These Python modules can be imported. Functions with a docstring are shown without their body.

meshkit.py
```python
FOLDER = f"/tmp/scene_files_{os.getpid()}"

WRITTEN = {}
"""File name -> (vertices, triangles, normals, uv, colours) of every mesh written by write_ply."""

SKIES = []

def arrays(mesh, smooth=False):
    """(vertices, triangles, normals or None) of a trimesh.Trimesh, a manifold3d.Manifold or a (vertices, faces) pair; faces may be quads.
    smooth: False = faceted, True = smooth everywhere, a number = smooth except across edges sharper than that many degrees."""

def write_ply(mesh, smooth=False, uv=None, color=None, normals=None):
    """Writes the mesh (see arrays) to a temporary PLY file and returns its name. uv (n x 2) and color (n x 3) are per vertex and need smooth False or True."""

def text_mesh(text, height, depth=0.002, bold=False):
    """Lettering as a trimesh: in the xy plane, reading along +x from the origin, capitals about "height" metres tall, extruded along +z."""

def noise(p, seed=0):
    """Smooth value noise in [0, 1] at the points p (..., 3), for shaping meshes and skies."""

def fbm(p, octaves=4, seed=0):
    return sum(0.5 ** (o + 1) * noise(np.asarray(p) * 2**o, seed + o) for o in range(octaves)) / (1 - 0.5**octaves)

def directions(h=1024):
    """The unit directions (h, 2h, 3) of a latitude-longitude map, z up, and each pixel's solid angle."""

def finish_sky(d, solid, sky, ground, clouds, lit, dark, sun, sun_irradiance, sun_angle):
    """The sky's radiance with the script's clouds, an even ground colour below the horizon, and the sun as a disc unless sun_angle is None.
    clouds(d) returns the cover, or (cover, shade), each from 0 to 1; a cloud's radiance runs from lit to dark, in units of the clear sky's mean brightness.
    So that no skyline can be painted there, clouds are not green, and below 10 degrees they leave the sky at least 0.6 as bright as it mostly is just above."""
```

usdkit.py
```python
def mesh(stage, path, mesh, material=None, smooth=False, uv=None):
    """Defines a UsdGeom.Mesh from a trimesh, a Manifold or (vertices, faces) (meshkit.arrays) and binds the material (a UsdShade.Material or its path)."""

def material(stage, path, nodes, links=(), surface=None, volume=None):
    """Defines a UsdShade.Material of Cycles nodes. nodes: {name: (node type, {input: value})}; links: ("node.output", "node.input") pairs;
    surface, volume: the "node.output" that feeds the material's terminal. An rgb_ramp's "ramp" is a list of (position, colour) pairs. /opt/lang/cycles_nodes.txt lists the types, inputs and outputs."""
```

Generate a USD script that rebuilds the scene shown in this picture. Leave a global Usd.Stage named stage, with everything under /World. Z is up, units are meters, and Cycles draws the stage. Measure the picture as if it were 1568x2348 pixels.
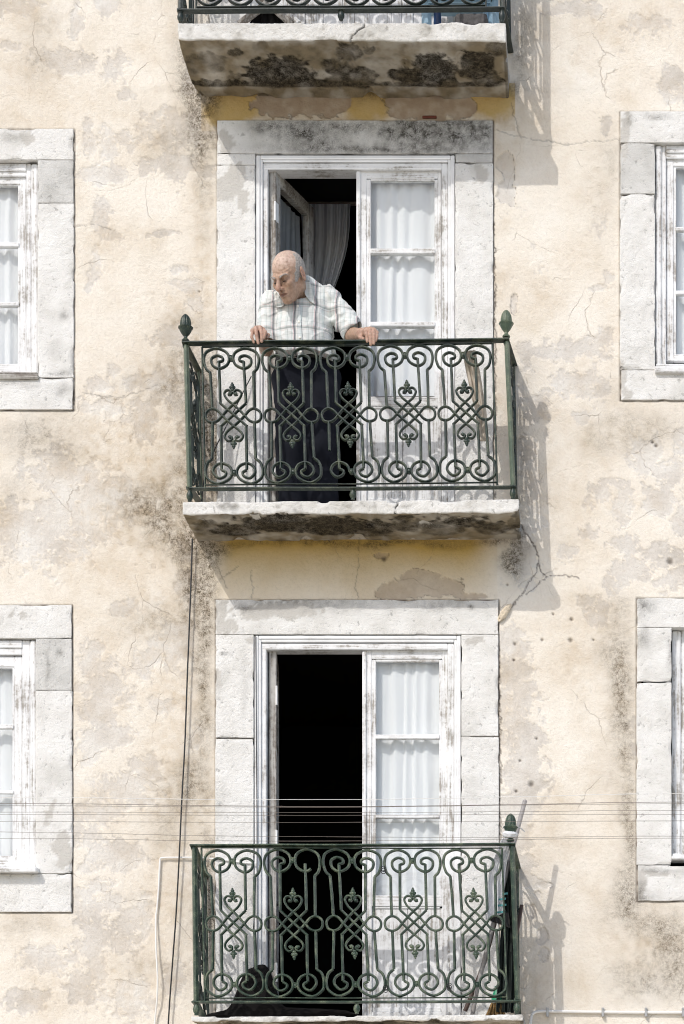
import math, random
import numpy as np, trimesh, manifold3d
from manifold3d import Manifold, Mesh as MMesh
import meshkit, usdkit
from meshkit import fbm, noise
from pxr import Usd, UsdGeom, UsdLux, UsdShade, Gf, Sdf, Vt

stage = Usd.Stage.CreateInMemory()
UsdGeom.SetStageUpAxis(stage, UsdGeom.Tokens.z)
UsdGeom.SetStageMetersPerUnit(stage, 1.0)
UsdGeom.Xform.Define(stage, '/World')
UsdGeom.Scope.Define(stage, '/World/Looks')

# ------------------------------------------------------------------ camera, sky, sun
D = 11.0                      # metres from the lens to the facade (plane y = 0)
S = 400.0                     # facade pixels (of a 1568 wide picture) per metre
VX, VZ = 1320.0, 2700.0       # where the lens axis meets the facade
EYE = 1.6
XC = (VX - 784.0) / S
cam = UsdGeom.Camera.Define(stage, '/World/camera')
cam.AddTranslateOp().Set(Gf.Vec3d(XC, -D, EYE))
cam.AddRotateXOp().Set(90.0)
F = 100.0
W_AP = F * (1568.0 / S) / D
cam.CreateFocalLengthAttr(F)
cam.CreateHorizontalApertureAttr(W_AP)
cam.CreateVerticalApertureAttr(W_AP * 1024.0 / 684.0)
cam.CreateHorizontalApertureOffsetAttr(-(XC) * F / D)
cam.CreateVerticalApertureOffsetAttr(((VZ - 1174.0) / S) * F / D)
cam.CreateClippingRangeAttr(Gf.Vec2f(0.1, 1000.0))
cam.CreateExposureAttr(0.09)

SUN = np.array([-0.57, -1.0, 1.07]); SUN /= np.linalg.norm(SUN)
ELEV = math.asin(SUN[2]); ROT = math.atan2(SUN[0], SUN[1])
usdkit.material(stage, '/World/Looks/sky', {
    'sky': ('sky_texture', {'sky_type': 'single_scattering', 'sun_disc': False, 'sun_elevation': ELEV, 'sun_rotation': ROT,
                            'aerosol_density': 2.0}),
    'bg': ('background_shader', {'strength': 0.15})}, [('sky.color', 'bg.color')], surface='bg.background')
dome = UsdLux.DomeLight.Define(stage, '/World/sky')
UsdShade.MaterialBindingAPI.Apply(dome.GetPrim()).Bind(UsdShade.Material.Get(stage, '/World/Looks/sky'))
dome.GetPrim().SetCustomDataByKey('kind', 'structure')
sun = UsdLux.DistantLight.Define(stage, '/World/sun')
sun.CreateNormalizeAttr(True); sun.CreateIntensityAttr(0.5); sun.CreateAngleAttr(0.53)
sun.CreateColorAttr(Gf.Vec3f(1.0, 0.965, 0.92))
zaxis = SUN; xaxis = np.cross([0, 0, 1.0], zaxis); xaxis /= np.linalg.norm(xaxis); yaxis = np.cross(zaxis, xaxis)
sun.AddTransformOp().Set(Gf.Matrix4d(*xaxis, 0, *yaxis, 0, *zaxis, 0, *(SUN * 40), 1))

# ------------------------------------------------------------------ helpers
def P(p, q, y=0.0):
    k = (D + y) / D
    return np.array([XC + (p - VX) / S * k, y, EYE + (VZ - q) / S * k])
def X(p, y=0.0): return XC + (p - VX) / S * (D + y) / D
def Z(q, y=0.0): return EYE + (VZ - q) / S * (D + y) / D
def pix(v):
    k = D / (D + v[..., 1])
    return (v[..., 0] - XC) * k * S + VX, VZ - (v[..., 2] - EYE) * k * S

taken = {}
def numbered(path):
    n = taken.get(path, 0); taken[path] = n + 1
    return path if n == 0 else f'{path}_{n:03d}'
def parent_path(parent):
    return '/World' if parent is None else str(parent.GetPath())
def obj(name, mesh, mat, parent=None, smooth=35, label=None, cat=None, group=None, kind=None, color=None):
    path = numbered(parent_path(parent) + '/' + name)
    m = usdkit.mesh(stage, path, mesh, M[mat], smooth=smooth)
    if color is not None:
        for key, c in color.items():
            UsdGeom.PrimvarsAPI(m).CreatePrimvar(key, Sdf.ValueTypeNames.Color3fArray, 'vertex').Set(Vt.Vec3fArray.FromNumpy(np.asarray(c, np.float32)))
    pr = m.GetPrim()
    tag(pr, label, cat, group, kind)
    return pr
def tag(pr, label=None, cat=None, group=None, kind=None):
    for k, v in (('label', label), ('category', cat), ('group', group), ('kind', kind)):
        if v: pr.SetCustomDataByKey(k, v)
def thing(name, label, cat, group=None):
    pr = UsdGeom.Xform.Define(stage, numbered('/World/' + name)).GetPrim()
    tag(pr, label, cat, group); return pr
def part(name, parent, label=None):
    pr = UsdGeom.Xform.Define(stage, numbered(parent_path(parent) + '/' + name)).GetPrim()
    tag(pr, label); return pr
def cat(parts):
    vs, fs, n = [], [], 0
    for v, f in parts:
        vs.append(v); fs.append(f + n); n += len(v)
    return np.vstack(vs), np.vstack(fs)
def arr(m): return np.asarray(m.vertices), np.asarray(m.faces)
def tri(vf):
    v, f = vf
    if f.shape[1] == 4: f = np.vstack([f[:, [0, 1, 2]], f[:, [0, 2, 3]]])
    return v, f

_BOX = None
def cbox(x0, x1, y0, y1, z0, z1, b=0.002):
    """a box with chamfered edges"""
    b = min(b, .45 * (x1 - x0), .45 * (y1 - y0), .45 * (z1 - z0))
    pts = []
    for sx in (0, 1):
        for sy in (0, 1):
            for sz in (0, 1):
                c = np.array([(x0, x1)[sx], (y0, y1)[sy], (z0, z1)[sz]])
                i = np.array([b * (1 - 2 * sx), b * (1 - 2 * sy), b * (1 - 2 * sz)])
                for a in range(3):
                    d = i.copy(); d[a] = 0; pts.append(c + d)
    h = trimesh.convex.convex_hull(np.array(pts))
    return arr(h)
def bx(p0, p1, q0, q1, yf, yb, b=0.002):
    """box whose front face (depth yf) fills the facade pixels p0..p1, q0..q1"""
    return cbox(X(p0, yf), X(p1, yf), yf, yb, Z(q1, yf), Z(q0, yf), b)

def tube(pts, r, sides=8, cap=True):
    p = np.asarray(pts, float); n = len(p)
    r = np.broadcast_to(r, (n,)).astype(float)
    t = np.gradient(p, axis=0); t /= np.linalg.norm(t, axis=1, keepdims=True) + 1e-12
    a = np.cross(t, np.where(np.abs(t[:, 2:]) < .9, [0, 0, 1.0], [1.0, 0, 0])); a /= np.linalg.norm(a, axis=1, keepdims=True) + 1e-12
    b = np.cross(t, a); g = np.arange(sides) * 2 * np.pi / sides
    v = (p[:, None] + r[:, None, None] * (np.cos(g)[None, :, None] * a[:, None] + np.sin(g)[None, :, None] * b[:, None])).reshape(-1, 3)
    i, j = np.meshgrid(np.arange(n - 1), np.arange(sides), indexing='ij')
    k = (j + 1) % sides
    q = np.stack([i * sides + j, i * sides + k, (i + 1) * sides + k, (i + 1) * sides + j], -1).reshape(-1, 4)
    f = np.vstack([q[:, [0, 1, 2]], q[:, [0, 2, 3]]])
    if cap:
        v = np.vstack([v, p[0], p[-1]]); e = n * sides
        jj = np.arange(sides); kk = (jj + 1) % sides
        f = np.vstack([f, np.stack([kk, jj, np.full(sides, e)], 1), np.stack([(n - 1) * sides + jj, (n - 1) * sides + kk, np.full(sides, e + 1)], 1)])
    return v, f[:, ::-1].copy() if False else f
def spline(pts, n=24):
    """Catmull-Rom through the points"""
    p = np.asarray(pts, float)
    e = np.vstack([2 * p[0] - p[1], p, 2 * p[-1] - p[-2]])
    out = []
    per = max(2, n // (len(p) - 1))
    for i in range(len(p) - 1):
        t = np.linspace(0, 1, per, endpoint=False)[:, None]
        a, b, c, d = e[i:i + 4]
        out.append(.5 * (2 * b + (c - a) * t + (2 * a - 5 * b + 4 * c - d) * t ** 2 + (3 * b - a - 3 * c + d) * t ** 3))
    return np.vstack(out + [p[-1:]])
def ribbon(pts, nrm, w, d):
    """a wrought bar along pts; nrm points to the front; w wide, d deep, front face crowned"""
    p = np.asarray(pts, float); nrm = np.asarray(nrm, float); n = len(p)
    t = np.gradient(p, axis=0); t /= np.linalg.norm(t, axis=1, keepdims=True) + 1e-12
    s = np.cross(t, nrm); s /= np.linalg.norm(s, axis=1, keepdims=True) + 1e-12
    cs = np.array([(-.5, -.5), (-.5, -.10), (-.17, .5), (.17, .5), (.5, -.10), (.5, -.5)]) * [w, d]
    m = len(cs)
    v = (p[:, None] + cs[None, :, 0, None] * s[:, None] + cs[None, :, 1, None] * nrm).reshape(-1, 3)
    i, j = np.meshgrid(np.arange(n - 1), np.arange(m), indexing='ij'); k = (j + 1) % m
    q = np.stack([i * m + j, i * m + k, (i + 1) * m + k, (i + 1) * m + j], -1).reshape(-1, 4)
    f = np.vstack([q[:, [0, 2, 1]], q[:, [0, 3, 2]]])
    c0 = np.array([[0, a, a + 1] for a in range(1, m - 1)])
    f = np.vstack([f, c0, (c0 + (n - 1) * m)[:, ::-1]])
    return v, f
def lathe(prof, at, seg=20, ribs=None):
    """prof: (r, z) from bottom to top; ribs(z index) -> amplitude"""
    prof = np.asarray(prof, float); n = len(prof)
    g = np.arange(seg) * 2 * np.pi / seg
    r = prof[:, 0][:, None] * np.ones(seg)
    if ribs is not None: r = r * (1 + np.asarray(ribs)[:, None] * (np.abs(np.cos(g * 6)) - .7)[None, :])
    v = np.stack([r * np.cos(g), r * np.sin(g), prof[:, 1][:, None] * np.ones(seg)], -1).reshape(-1, 3) + np.asarray(at)
    i, j = np.meshgrid(np.arange(n - 1), np.arange(seg), indexing='ij'); k = (j + 1) % seg
    q = np.stack([i * seg + j, i * seg + k, (i + 1) * seg + k, (i + 1) * seg + j], -1).reshape(-1, 4)
    f = np.vstack([q[:, [0, 1, 2]], q[:, [0, 2, 3]]])
    jj = np.arange(seg); kk = (jj + 1) % seg
    v = np.vstack([v, np.asarray(at) + [0, 0, prof[0, 1]], np.asarray(at) + [0, 0, prof[-1, 1]]])
    f = np.vstack([f, np.stack([kk, jj, np.full(seg, n * seg)], 1), np.stack([(n - 1) * seg + jj, (n - 1) * seg + kk, np.full(seg, n * seg + 1)], 1)])
    return v, f

def stone_block(x0, x1, y0, y1, z0, z1, step=.012, r=.0035, amp=.002, seed=0, skew=None, fy=None):
    """a hewn block: rounded arrises, uneven faces"""
    lo, hi = np.array([x0, y0, z0]), np.array([x1, y1, z1]); inn = r
    axes = []
    for a in range(3):
        L = hi[a] - lo[a]; n = max(2, int(round((L - 2 * inn) / step)))
        axes.append(np.concatenate([[lo[a]], [lo[a] + inn * .4], np.linspace(lo[a] + inn, hi[a] - inn, n + 1), [hi[a] - inn * .4], [hi[a]]]))
    parts = []
    for a in range(3):
        b, c = [(1, 2), (2, 0), (0, 1)][a]
        if a == 1 : pass
        U, V = np.meshgrid(axes[b], axes[c], indexing='ij')
        nu, nv = U.shape
        i, j = np.meshgrid(np.arange(nu - 1), np.arange(nv - 1), indexing='ij')
        q = np.stack([i * nv + j, (i + 1) * nv + j, (i + 1) * nv + j + 1, i * nv + j + 1], -1).reshape(-1, 4)
        for side in (0, 1):
            pts = np.zeros((nu, nv, 3)); pts[..., b] = U; pts[..., c] = V; pts[..., a] = (lo, hi)[side][a]
            parts.append((pts.reshape(-1, 3), np.vstack([q[:, [0, 1, 2]], q[:, [0, 2, 3]]])[:, ::1 if side else -1]))
    v, f = cat(parts)
    core = np.clip(v, lo + inn, hi - inn); d = v - core
    L = np.linalg.norm(d, axis=1, keepdims=True); d = d / np.maximum(L, 1e-9)
    v = core + d * inn
    e = np.minimum.reduce([v[:, 0] - x0, x1 - v[:, 0], v[:, 2] - z0, z1 - v[:, 2]])
    n1 = fbm(v * 22 + seed * 7.3, 3, seed) - .5
    n2 = fbm(v * 70 + seed * 3.1, 2, seed + 9) - .5
    chip = np.clip(noise(v * 13 + seed * 5.7, seed + 3) - .62, 0, 1) * np.clip(1 - e / .020, 0, 1) * 16
    v = v + d * (n1 * amp * .9 + n2 * amp * .8 - chip * amp * 1.5)[:, None]
    m = trimesh.Trimesh(v, f, process=False); m.merge_vertices(digits_vertex=6)
    v, f = np.array(m.vertices), np.array(m.faces)
    if skew is not None: v = skew(v)
    return v, f

# ------------------------------------------------------------------ materials
M = {}
def mat(name, nodes, links, surface='p.BSDF'):
    M[name] = usdkit.material(stage, '/World/Looks/' + name, nodes, links, surface=surface)
def plain(name, col, rough=.6, spec=.5, bump=0, scale=80, metal=0., var=0.):
    n = {'g': ('geometry', {}), 'n': ('noise_texture', {'scale': float(scale), 'detail': 4.0}),
         'p': ('principled_bsdf', {'base_color': col, 'roughness': rough, 'specular_ior_level': spec, 'metallic': metal})}
    l = [('g.position', 'n.vector')]
    if bump:
        n['b'] = ('bump', {'strength': .6, 'distance': float(bump)}); l += [('n.fac', 'b.height'), ('b.normal', 'p.normal')]
    if var:
        c = np.array(col)
        n['r'] = ('rgb_ramp', {'ramp': [(.3, tuple(c * (1 - var))), (.7, tuple(np.minimum(c * (1 + var), 1)))]})
        l += [('n.fac', 'r.fac'), ('r.color', 'p.base_color')]
    mat(name, n, l)

# plaster: cream render over grey undercoat, sooty stains mixed with painted contact shade, ochre remains of older paint; primvars say where
mat('plaster', {
    'g': ('geometry', {}), 'a': ('attribute', {'attribute': 'wear_and_shade'}), 's': ('separate_color', {}),
    'a2': ('attribute', {'attribute': 'tone'}), 's2': ('separate_color', {}),
    'n1': ('noise_texture', {'scale': 55.0, 'detail': 6.0, 'roughness': .65}),
    'n2': ('noise_texture', {'scale': 3.2, 'detail': 5.0, 'roughness': .6}),
    'n3': ('noise_texture', {'scale': 210.0, 'detail': 3.0, 'roughness': .7}),
    'n4': ('noise_texture', {'scale': 11.0, 'detail': 5.0, 'roughness': .65}),
    'r2': ('rgb_ramp', {'ramp': [(.28, (.745, .675, .565)), (.42, (.83, .765, .668)), (.58, (.865, .81, .72)), (.75, (.885, .845, .775))]}),
    'rg': ('rgb_ramp', {'ramp': [(.34, (.58, .535, .475)), (.46, (.69, .645, .585)), (.56, (.76, .725, .67)), (.68, (.83, .805, .755))]}),
    'mg': ('mix_color', {}),
    'rs': ('rgb_ramp', {'ramp': [(.41, (.0, .0, .0)), (.57, (1., 1., 1.))]}),
    'ad': ('math', {'math_type': 'multiply_add', 'value2': .55}),
    'hf': ('math', {'math_type': 'multiply', 'value2': .45}),
    'sp': ('math', {'math_type': 'multiply_add', 'value2': .88, 'value3': .14}),
    'sf': ('math', {'math_type': 'multiply', 'use_clamp': True}),
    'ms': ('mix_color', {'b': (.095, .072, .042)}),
    'mo': ('mix_color', {'b': (.59, .40, .12)}),
    'mt': ('mix_color', {'b': (.55, .43, .285)}),
    'mc': ('mix_color', {'b': (.07, .055, .045)}), 'mbr': ('mix_color', {'b': (.42, .325, .24)}),
    'tf': ('math', {'math_type': 'multiply', 'use_clamp': True}), 'n7': ('noise_texture', {'scale': 1.9, 'detail': 7.0, 'roughness': .62}), 'r7': ('rgb_ramp', {'ramp': [(.46, (0., 0., 0.)), (.66, (.62, .62, .62))]}), 'tx': ('math', {'math_type': 'maximum'}), 'gr': ('rgb_ramp', {'ramp': [(.25, (.80, .79, .77)), (.5, (1., 1., 1.)), (.8, (1.06, 1.06, 1.06))]}), 'mgn': ('mix_color', {'blend_type': 'multiply', 'fac': 1.0, 'use_clamp': False}),
    'tr': ('rgb_ramp', {'ramp': [(.3, (.25, .25, .25)), (.7, (1., 1., 1.))]}),
    'vo': ('voronoi_texture', {'feature': 'distance_to_edge', 'scale': 2.2}),
    'vw': ('vector_math', {'math_type': 'multiply_add', 'vector2': (.5, .5, .5)}), 'vx': ('vector_math', {'math_type': 'multiply_add', 'vector2': (.035, .035, .035)}), 'n5': ('noise_texture', {'scale': 1.6, 'detail': 2.0}), 'n6': ('noise_texture', {'scale': 24.0, 'detail': 3.0}),
    'vr': ('rgb_ramp', {'ramp': [(0., (1., 1., 1.)), (.003, (.6, .6, .6)), (.0065, (0., 0., 0.))]}),
    'vk': ('rgb_ramp', {'ramp': [(.50, (0., 0., 0.)), (.60, (.5, .5, .5))]}),
    'vm': ('math', {'math_type': 'multiply'}),
    'mv': ('mix_color', {'b': (.36, .29, .22)}),
    'h1': ('math', {'math_type': 'multiply_add', 'value2': .5}),
    'h2': ('math', {'math_type': 'subtract'}),
    'b': ('bump', {'strength': .75, 'distance': .008}),
    'p': ('principled_bsdf', {'roughness': .92, 'specular_ior_level': .15})},
    [('a.color', 's.color'), ('a2.color', 's2.color')] +
    [('g.position', n + '.vector') for n in ('n1', 'n2', 'n3', 'n4')] +
    [('n2.fac', 'r2.fac'), ('n2.fac', 'rg.fac'), ('s.r', 'mg.fac'), ('r2.color', 'mg.a'), ('rg.color', 'mg.b'),
     ('n3.fac', 'ad.value1'), ('n1.fac', 'hf.value1'), ('hf.value', 'ad.value3'), ('ad.value', 'rs.fac'),
     ('rs.color', 'sp.value1'), ('sp.value', 'sf.value1'), ('s.g', 'sf.value2'),
     ('mg.result', 'mt.a'), ('n4.fac', 'tr.fac'), ('tr.color', 'tf.value1'), ('g.position', 'n7.vector'), ('n7.fac', 'r7.fac'), ('s2.r', 'tx.value1'), ('r7.color', 'tx.value2'), ('tx.value', 'tf.value2'), ('ad.value', 'gr.fac'), ('tf.value', 'mt.fac'),
     ('mt.result', 'mo.a'), ('s.b', 'mo.fac'),
     ('g.position', 'n5.vector'), ('g.position', 'n6.vector'), ('n5.color', 'vw.vector1'), ('g.position', 'vw.vector3'), ('n6.color', 'vx.vector1'), ('vw.vector', 'vx.vector3'), ('vx.vector', 'vo.vector'), ('vo.distance', 'vr.fac'),
     ('n2.fac', 'vk.fac'), ('vr.color', 'vm.value1'), ('vk.color', 'vm.value2'),
     ('mo.result', 'mv.a'), ('vm.value', 'mv.fac'),
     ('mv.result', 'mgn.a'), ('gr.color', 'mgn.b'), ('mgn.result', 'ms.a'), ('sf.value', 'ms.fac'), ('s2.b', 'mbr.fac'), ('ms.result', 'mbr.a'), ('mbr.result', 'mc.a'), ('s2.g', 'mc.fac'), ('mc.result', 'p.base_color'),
     ('n3.fac', 'h1.value1'), ('n1.fac', 'h1.value3'), ('h1.value', 'h2.value1'), ('vm.value', 'h2.value2'), ('h2.value', 'b.height'), ('b.normal', 'p.normal')])

def stone_mat(name, c0, c1, c2, dark=(.048, .042, .032), bare=(.46, .36, .22), sp=(.8, .2)):
    mat(name, {
        'g': ('geometry', {}), 'a': ('attribute', {'attribute': 'wear_and_shade'}), 's': ('separate_color', {}),
        'n1': ('noise_texture', {'scale': 34.0, 'detail': 7.0, 'roughness': .68}),
        'n2': ('noise_texture', {'scale': 5.0, 'detail': 5.0, 'roughness': .6}),
        'n3': ('noise_texture', {'scale': 160.0, 'detail': 3.0, 'roughness': .7}),
        'r': ('rgb_ramp', {'ramp': [(.34, c0), (.47, c1), (.62, c2)]}),
        'pit': ('rgb_ramp', {'ramp': [(.33, (1., 1., 1.)), (.40, (0., 0., 0.))]}),
        'mp': ('mix_color', {'b': tuple(np.array(c0) * .55)}),
        'pf': ('math', {'math_type': 'multiply', 'value2': .7}),
        'mgr': ('mix_color', {'b': (.60, .575, .53)}),
        'sm': ('rgb_ramp', {'ramp': [(.36, (0., 0., 0.)), (.54, (1., 1., 1.))]}),
        'h0': ('math', {'math_type': 'multiply', 'value2': .5}),
        'ad': ('math', {'math_type': 'multiply_add', 'value2': .5}),
        'sp': ('math', {'math_type': 'multiply_add', 'value2': sp[0], 'value3': sp[1]}),
        'sf': ('math', {'math_type': 'multiply', 'use_clamp': True}),
        'md': ('mix_color', {'b': dark}),
        'ho': ('mix_color', {'b': bare}),  # on balcony undersides this brown has shade put into it
        'hh': ('math', {'math_type': 'multiply_add', 'value2': .35}),
        'b': ('bump', {'strength': .85, 'distance': .014}),
        'p': ('principled_bsdf', {'roughness': .85, 'specular_ior_level': .2})},
        [('a.color', 's.color')] + [('g.position', n + '.vector') for n in ('n1', 'n2', 'n3')] +
        [('n2.fac', 'r.fac'), ('n1.fac', 'pit.fac'), ('pit.color', 'pf.value1'), ('pf.value', 'mp.fac'), ('r.color', 'mp.a'),
         ('mp.result', 'mgr.a'), ('s.r', 'mgr.fac'), ('mgr.result', 'ho.a'), ('s.b', 'ho.fac'),
         ('n3.fac', 'h0.value1'), ('n1.fac', 'ad.value1'), ('h0.value', 'ad.value3'), ('ad.value', 'sm.fac'), ('sm.color', 'sp.value1'),
         ('sp.value', 'sf.value1'), ('s.g', 'sf.value2'), ('ho.result', 'md.a'), ('sf.value', 'md.fac'), ('md.result', 'p.base_color'),
         ('n3.fac', 'hh.value1'), ('n1.fac', 'hh.value3'), ('hh.value', 'b.height'), ('b.normal', 'p.normal')])
stone_mat('limestone', (.70, .685, .645), (.80, .785, .75), (.86, .85, .82))
stone_mat('grey_limestone', (.55, .54, .51), (.64, .63, .60), (.71, .70, .67))
stone_mat('balcony_stone', (.62, .60, .55), (.74, .725, .685), (.83, .815, .775), (.020, .016, .010), (.29, .24, .16), (.55, .45))

def wood_mat(name, scale, amount=.5, white=(.87, .875, .875), bare=(.36, .335, .30)):
    mat(name, {
        'g': ('geometry', {}), 'mp': ('mapping', {'scale': scale}),
        'n': ('noise_texture', {'scale': 1.0, 'detail': 5.0, 'roughness': .7}),
        'k': ('noise_texture', {'scale': 4.5, 'detail': 4.0, 'roughness': .6}),
        'f': ('noise_texture', {'scale': 40.0, 'detail': 5.0, 'roughness': .7}),
        'ad': ('math', {'math_type': 'multiply_add', 'value2': .45}), 'hk': ('math', {'math_type': 'multiply_add', 'value2': .35}),
        'hf': ('math', {'math_type': 'multiply', 'value2': .25}),
        'r': ('rgb_ramp', {'ramp': [(.475 - .15 * (1 - amount), (1., 1., 1.)), (.53 - .15 * (1 - amount), (.22, .22, .22)), (.60 - .13 * (1 - amount), (0., 0., 0.))]}),
        'rc': ('rgb_ramp', {'ramp': [(.35, tuple(np.array(white) * .86)), (.65, white)]}),
        'm': ('mix_color', {'b': bare}),
        'b': ('bump', {'strength': .5, 'distance': .0015}),
        'p': ('principled_bsdf', {'roughness': .6, 'specular_ior_level': .3})},
        [('g.position', 'mp.vector'), ('mp.vector', 'n.vector'), ('g.position', 'k.vector'), ('g.position', 'f.vector'),
         ('n.fac', 'ad.value1'), ('k.fac', 'hk.value1'), ('f.fac', 'hf.value1'), ('hf.value', 'hk.value3'), ('hk.value', 'ad.value3'),
         ('ad.value', 'r.fac'), ('k.fac', 'rc.fac'), ('rc.color', 'm.a'), ('r.color', 'm.fac'), ('m.result', 'p.base_color'),
         ('n.fac', 'b.height'), ('b.normal', 'p.normal')])
wood_mat('white_wood_upright', (95., 95., 4.), .80)
wood_mat('white_wood_level', (4., 95., 95.), .80)
wood_mat('white_paint_upright', (70., 70., 3.), .28)
wood_mat('white_paint_level', (3., 70., 70.), .28)
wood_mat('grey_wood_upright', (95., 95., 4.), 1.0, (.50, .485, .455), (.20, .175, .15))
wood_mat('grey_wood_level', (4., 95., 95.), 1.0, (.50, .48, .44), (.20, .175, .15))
wood_mat('old_board', (80., 80., 5.), .9, (.80, .79, .77), (.42, .37, .32))
wood_mat('drift_wood', (70., 70., 5.), .9, (.60, .53, .44), (.30, .24, .18))

def iron(name, c0, c1, dust, amt):
    mat(name, {
        'g': ('geometry', {}), 'n': ('noise_texture', {'scale': 18.0, 'detail': 6.0, 'roughness': .65}),
        'n3': ('noise_texture', {'scale': 190.0, 'detail': 3.0}),
        'r': ('rgb_ramp', {'ramp': [(.35, c0), (.65, c1)]}),
        'd': ('rgb_ramp', {'ramp': [(.5, (0., 0., 0.)), (.66, (amt, amt, amt))]}),
        'm': ('mix_color', {'b': dust}), 'b': ('bump', {'strength': .5, 'distance': .0016}),
        'ad': ('math', {'math_type': 'multiply_add', 'value2': .4}), 'hh': ('math', {'math_type': 'multiply', 'value2': .62}),
        'p': ('principled_bsdf', {'roughness': .42, 'specular_ior_level': .5})},
        [('g.position', 'n.vector'), ('g.position', 'n3.vector'), ('n.fac', 'r.fac'), ('n3.fac', 'ad.value1'), ('n.fac', 'hh.value1'), ('hh.value', 'ad.value3'),
         ('ad.value', 'd.fac'), ('r.color', 'm.a'), ('d.color', 'm.fac'), ('m.result', 'p.base_color'), ('n3.fac', 'b.height'), ('b.normal', 'p.normal')])
iron('iron_dark', (.009, .020, .015), (.020, .037, .028), (.20, .21, .13), .5)
iron('iron_green', (.015, .032, .021), (.038, .070, .048), (.25, .27, .17), .6)
iron('iron_black', (.010, .018, .017), (.022, .032, .028), (.10, .11, .08), .35)
iron('iron_post', (.05, .078, .052), (.085, .12, .08), (.24, .25, .16), .5)

mat('glass', {'t': ('transparent_bsdf', {'color': (.95, .965, .96)}), 'gl': ('glossy_bsdf', {'roughness': .02, 'color': (.9, .9, .9)}),
              'f': ('layer_weight', {'blend': .5}), 'pw': ('math', {'math_type': 'power', 'value2': 5.0}), 'ma': ('math', {'math_type': 'multiply_add', 'value2': .94, 'value3': .05}), 'm': ('mix_closure', {})},
    [('f.facing', 'pw.value1'), ('pw.value', 'ma.value1'), ('ma.value', 'm.fac'), ('t.BSDF', 'm.closure1'), ('gl.BSDF', 'm.closure2')], surface='m.closure')
def cloth(name, col, trans=.3):
    mat(name, {'g': ('geometry', {}), 'n': ('noise_texture', {'scale': 400.0, 'detail': 2.0}), 'b': ('bump', {'strength': .2, 'distance': .0008}),
               'p': ('principled_bsdf', {'base_color': col, 'roughness': .9, 'specular_ior_level': .1}),
               't': ('translucent_bsdf', {'color': col}), 'm': ('mix_closure', {'fac': trans})},
        [('g.position', 'n.vector'), ('n.fac', 'b.height'), ('b.normal', 'p.normal'), ('p.BSDF', 'm.closure1'), ('t.BSDF', 'm.closure2')], surface='m.closure')
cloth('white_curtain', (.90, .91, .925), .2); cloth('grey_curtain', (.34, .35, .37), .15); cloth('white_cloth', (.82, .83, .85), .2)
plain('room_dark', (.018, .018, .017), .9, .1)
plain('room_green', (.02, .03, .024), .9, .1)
plain('pelmet_brown', (.28, .22, .18), .7, .3)
plain('brown_beam', (.16, .10, .05), .7, .3)
plain('black_cable', (.02, .02, .02), .5)
plain('brown_wire', (.17, .145, .125), .6)
plain('white_pipe', (.80, .79, .76), .45, .5)
plain('grey_metal', (.45, .45, .45), .4, .5, metal=.6)
plain('street_stone', (.46, .42, .35), .9, .2, var=.15, scale=3)
plain('steel_screw', (.25, .24, .23), .4, .5)
plain('brown_stick', (.085, .055, .045), .55, .4, bump=.001, scale=60, var=.25)
plain('grey_pole', (.33, .31, .30), .45, .5, var=.15, scale=60)
plain('dark_tarpaulin', (.007, .006, .006), .8, .15, bump=.003, scale=30)
plain('dark_canvas', (.022, .03, .026), .55, .4, bump=.002, scale=40)
plain('black_plastic', (.02, .017, .016), .4, .5)
plain('broom_bristle', (.34, .22, .10), .9, .2, bump=.002, scale=300, var=.3)
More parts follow.
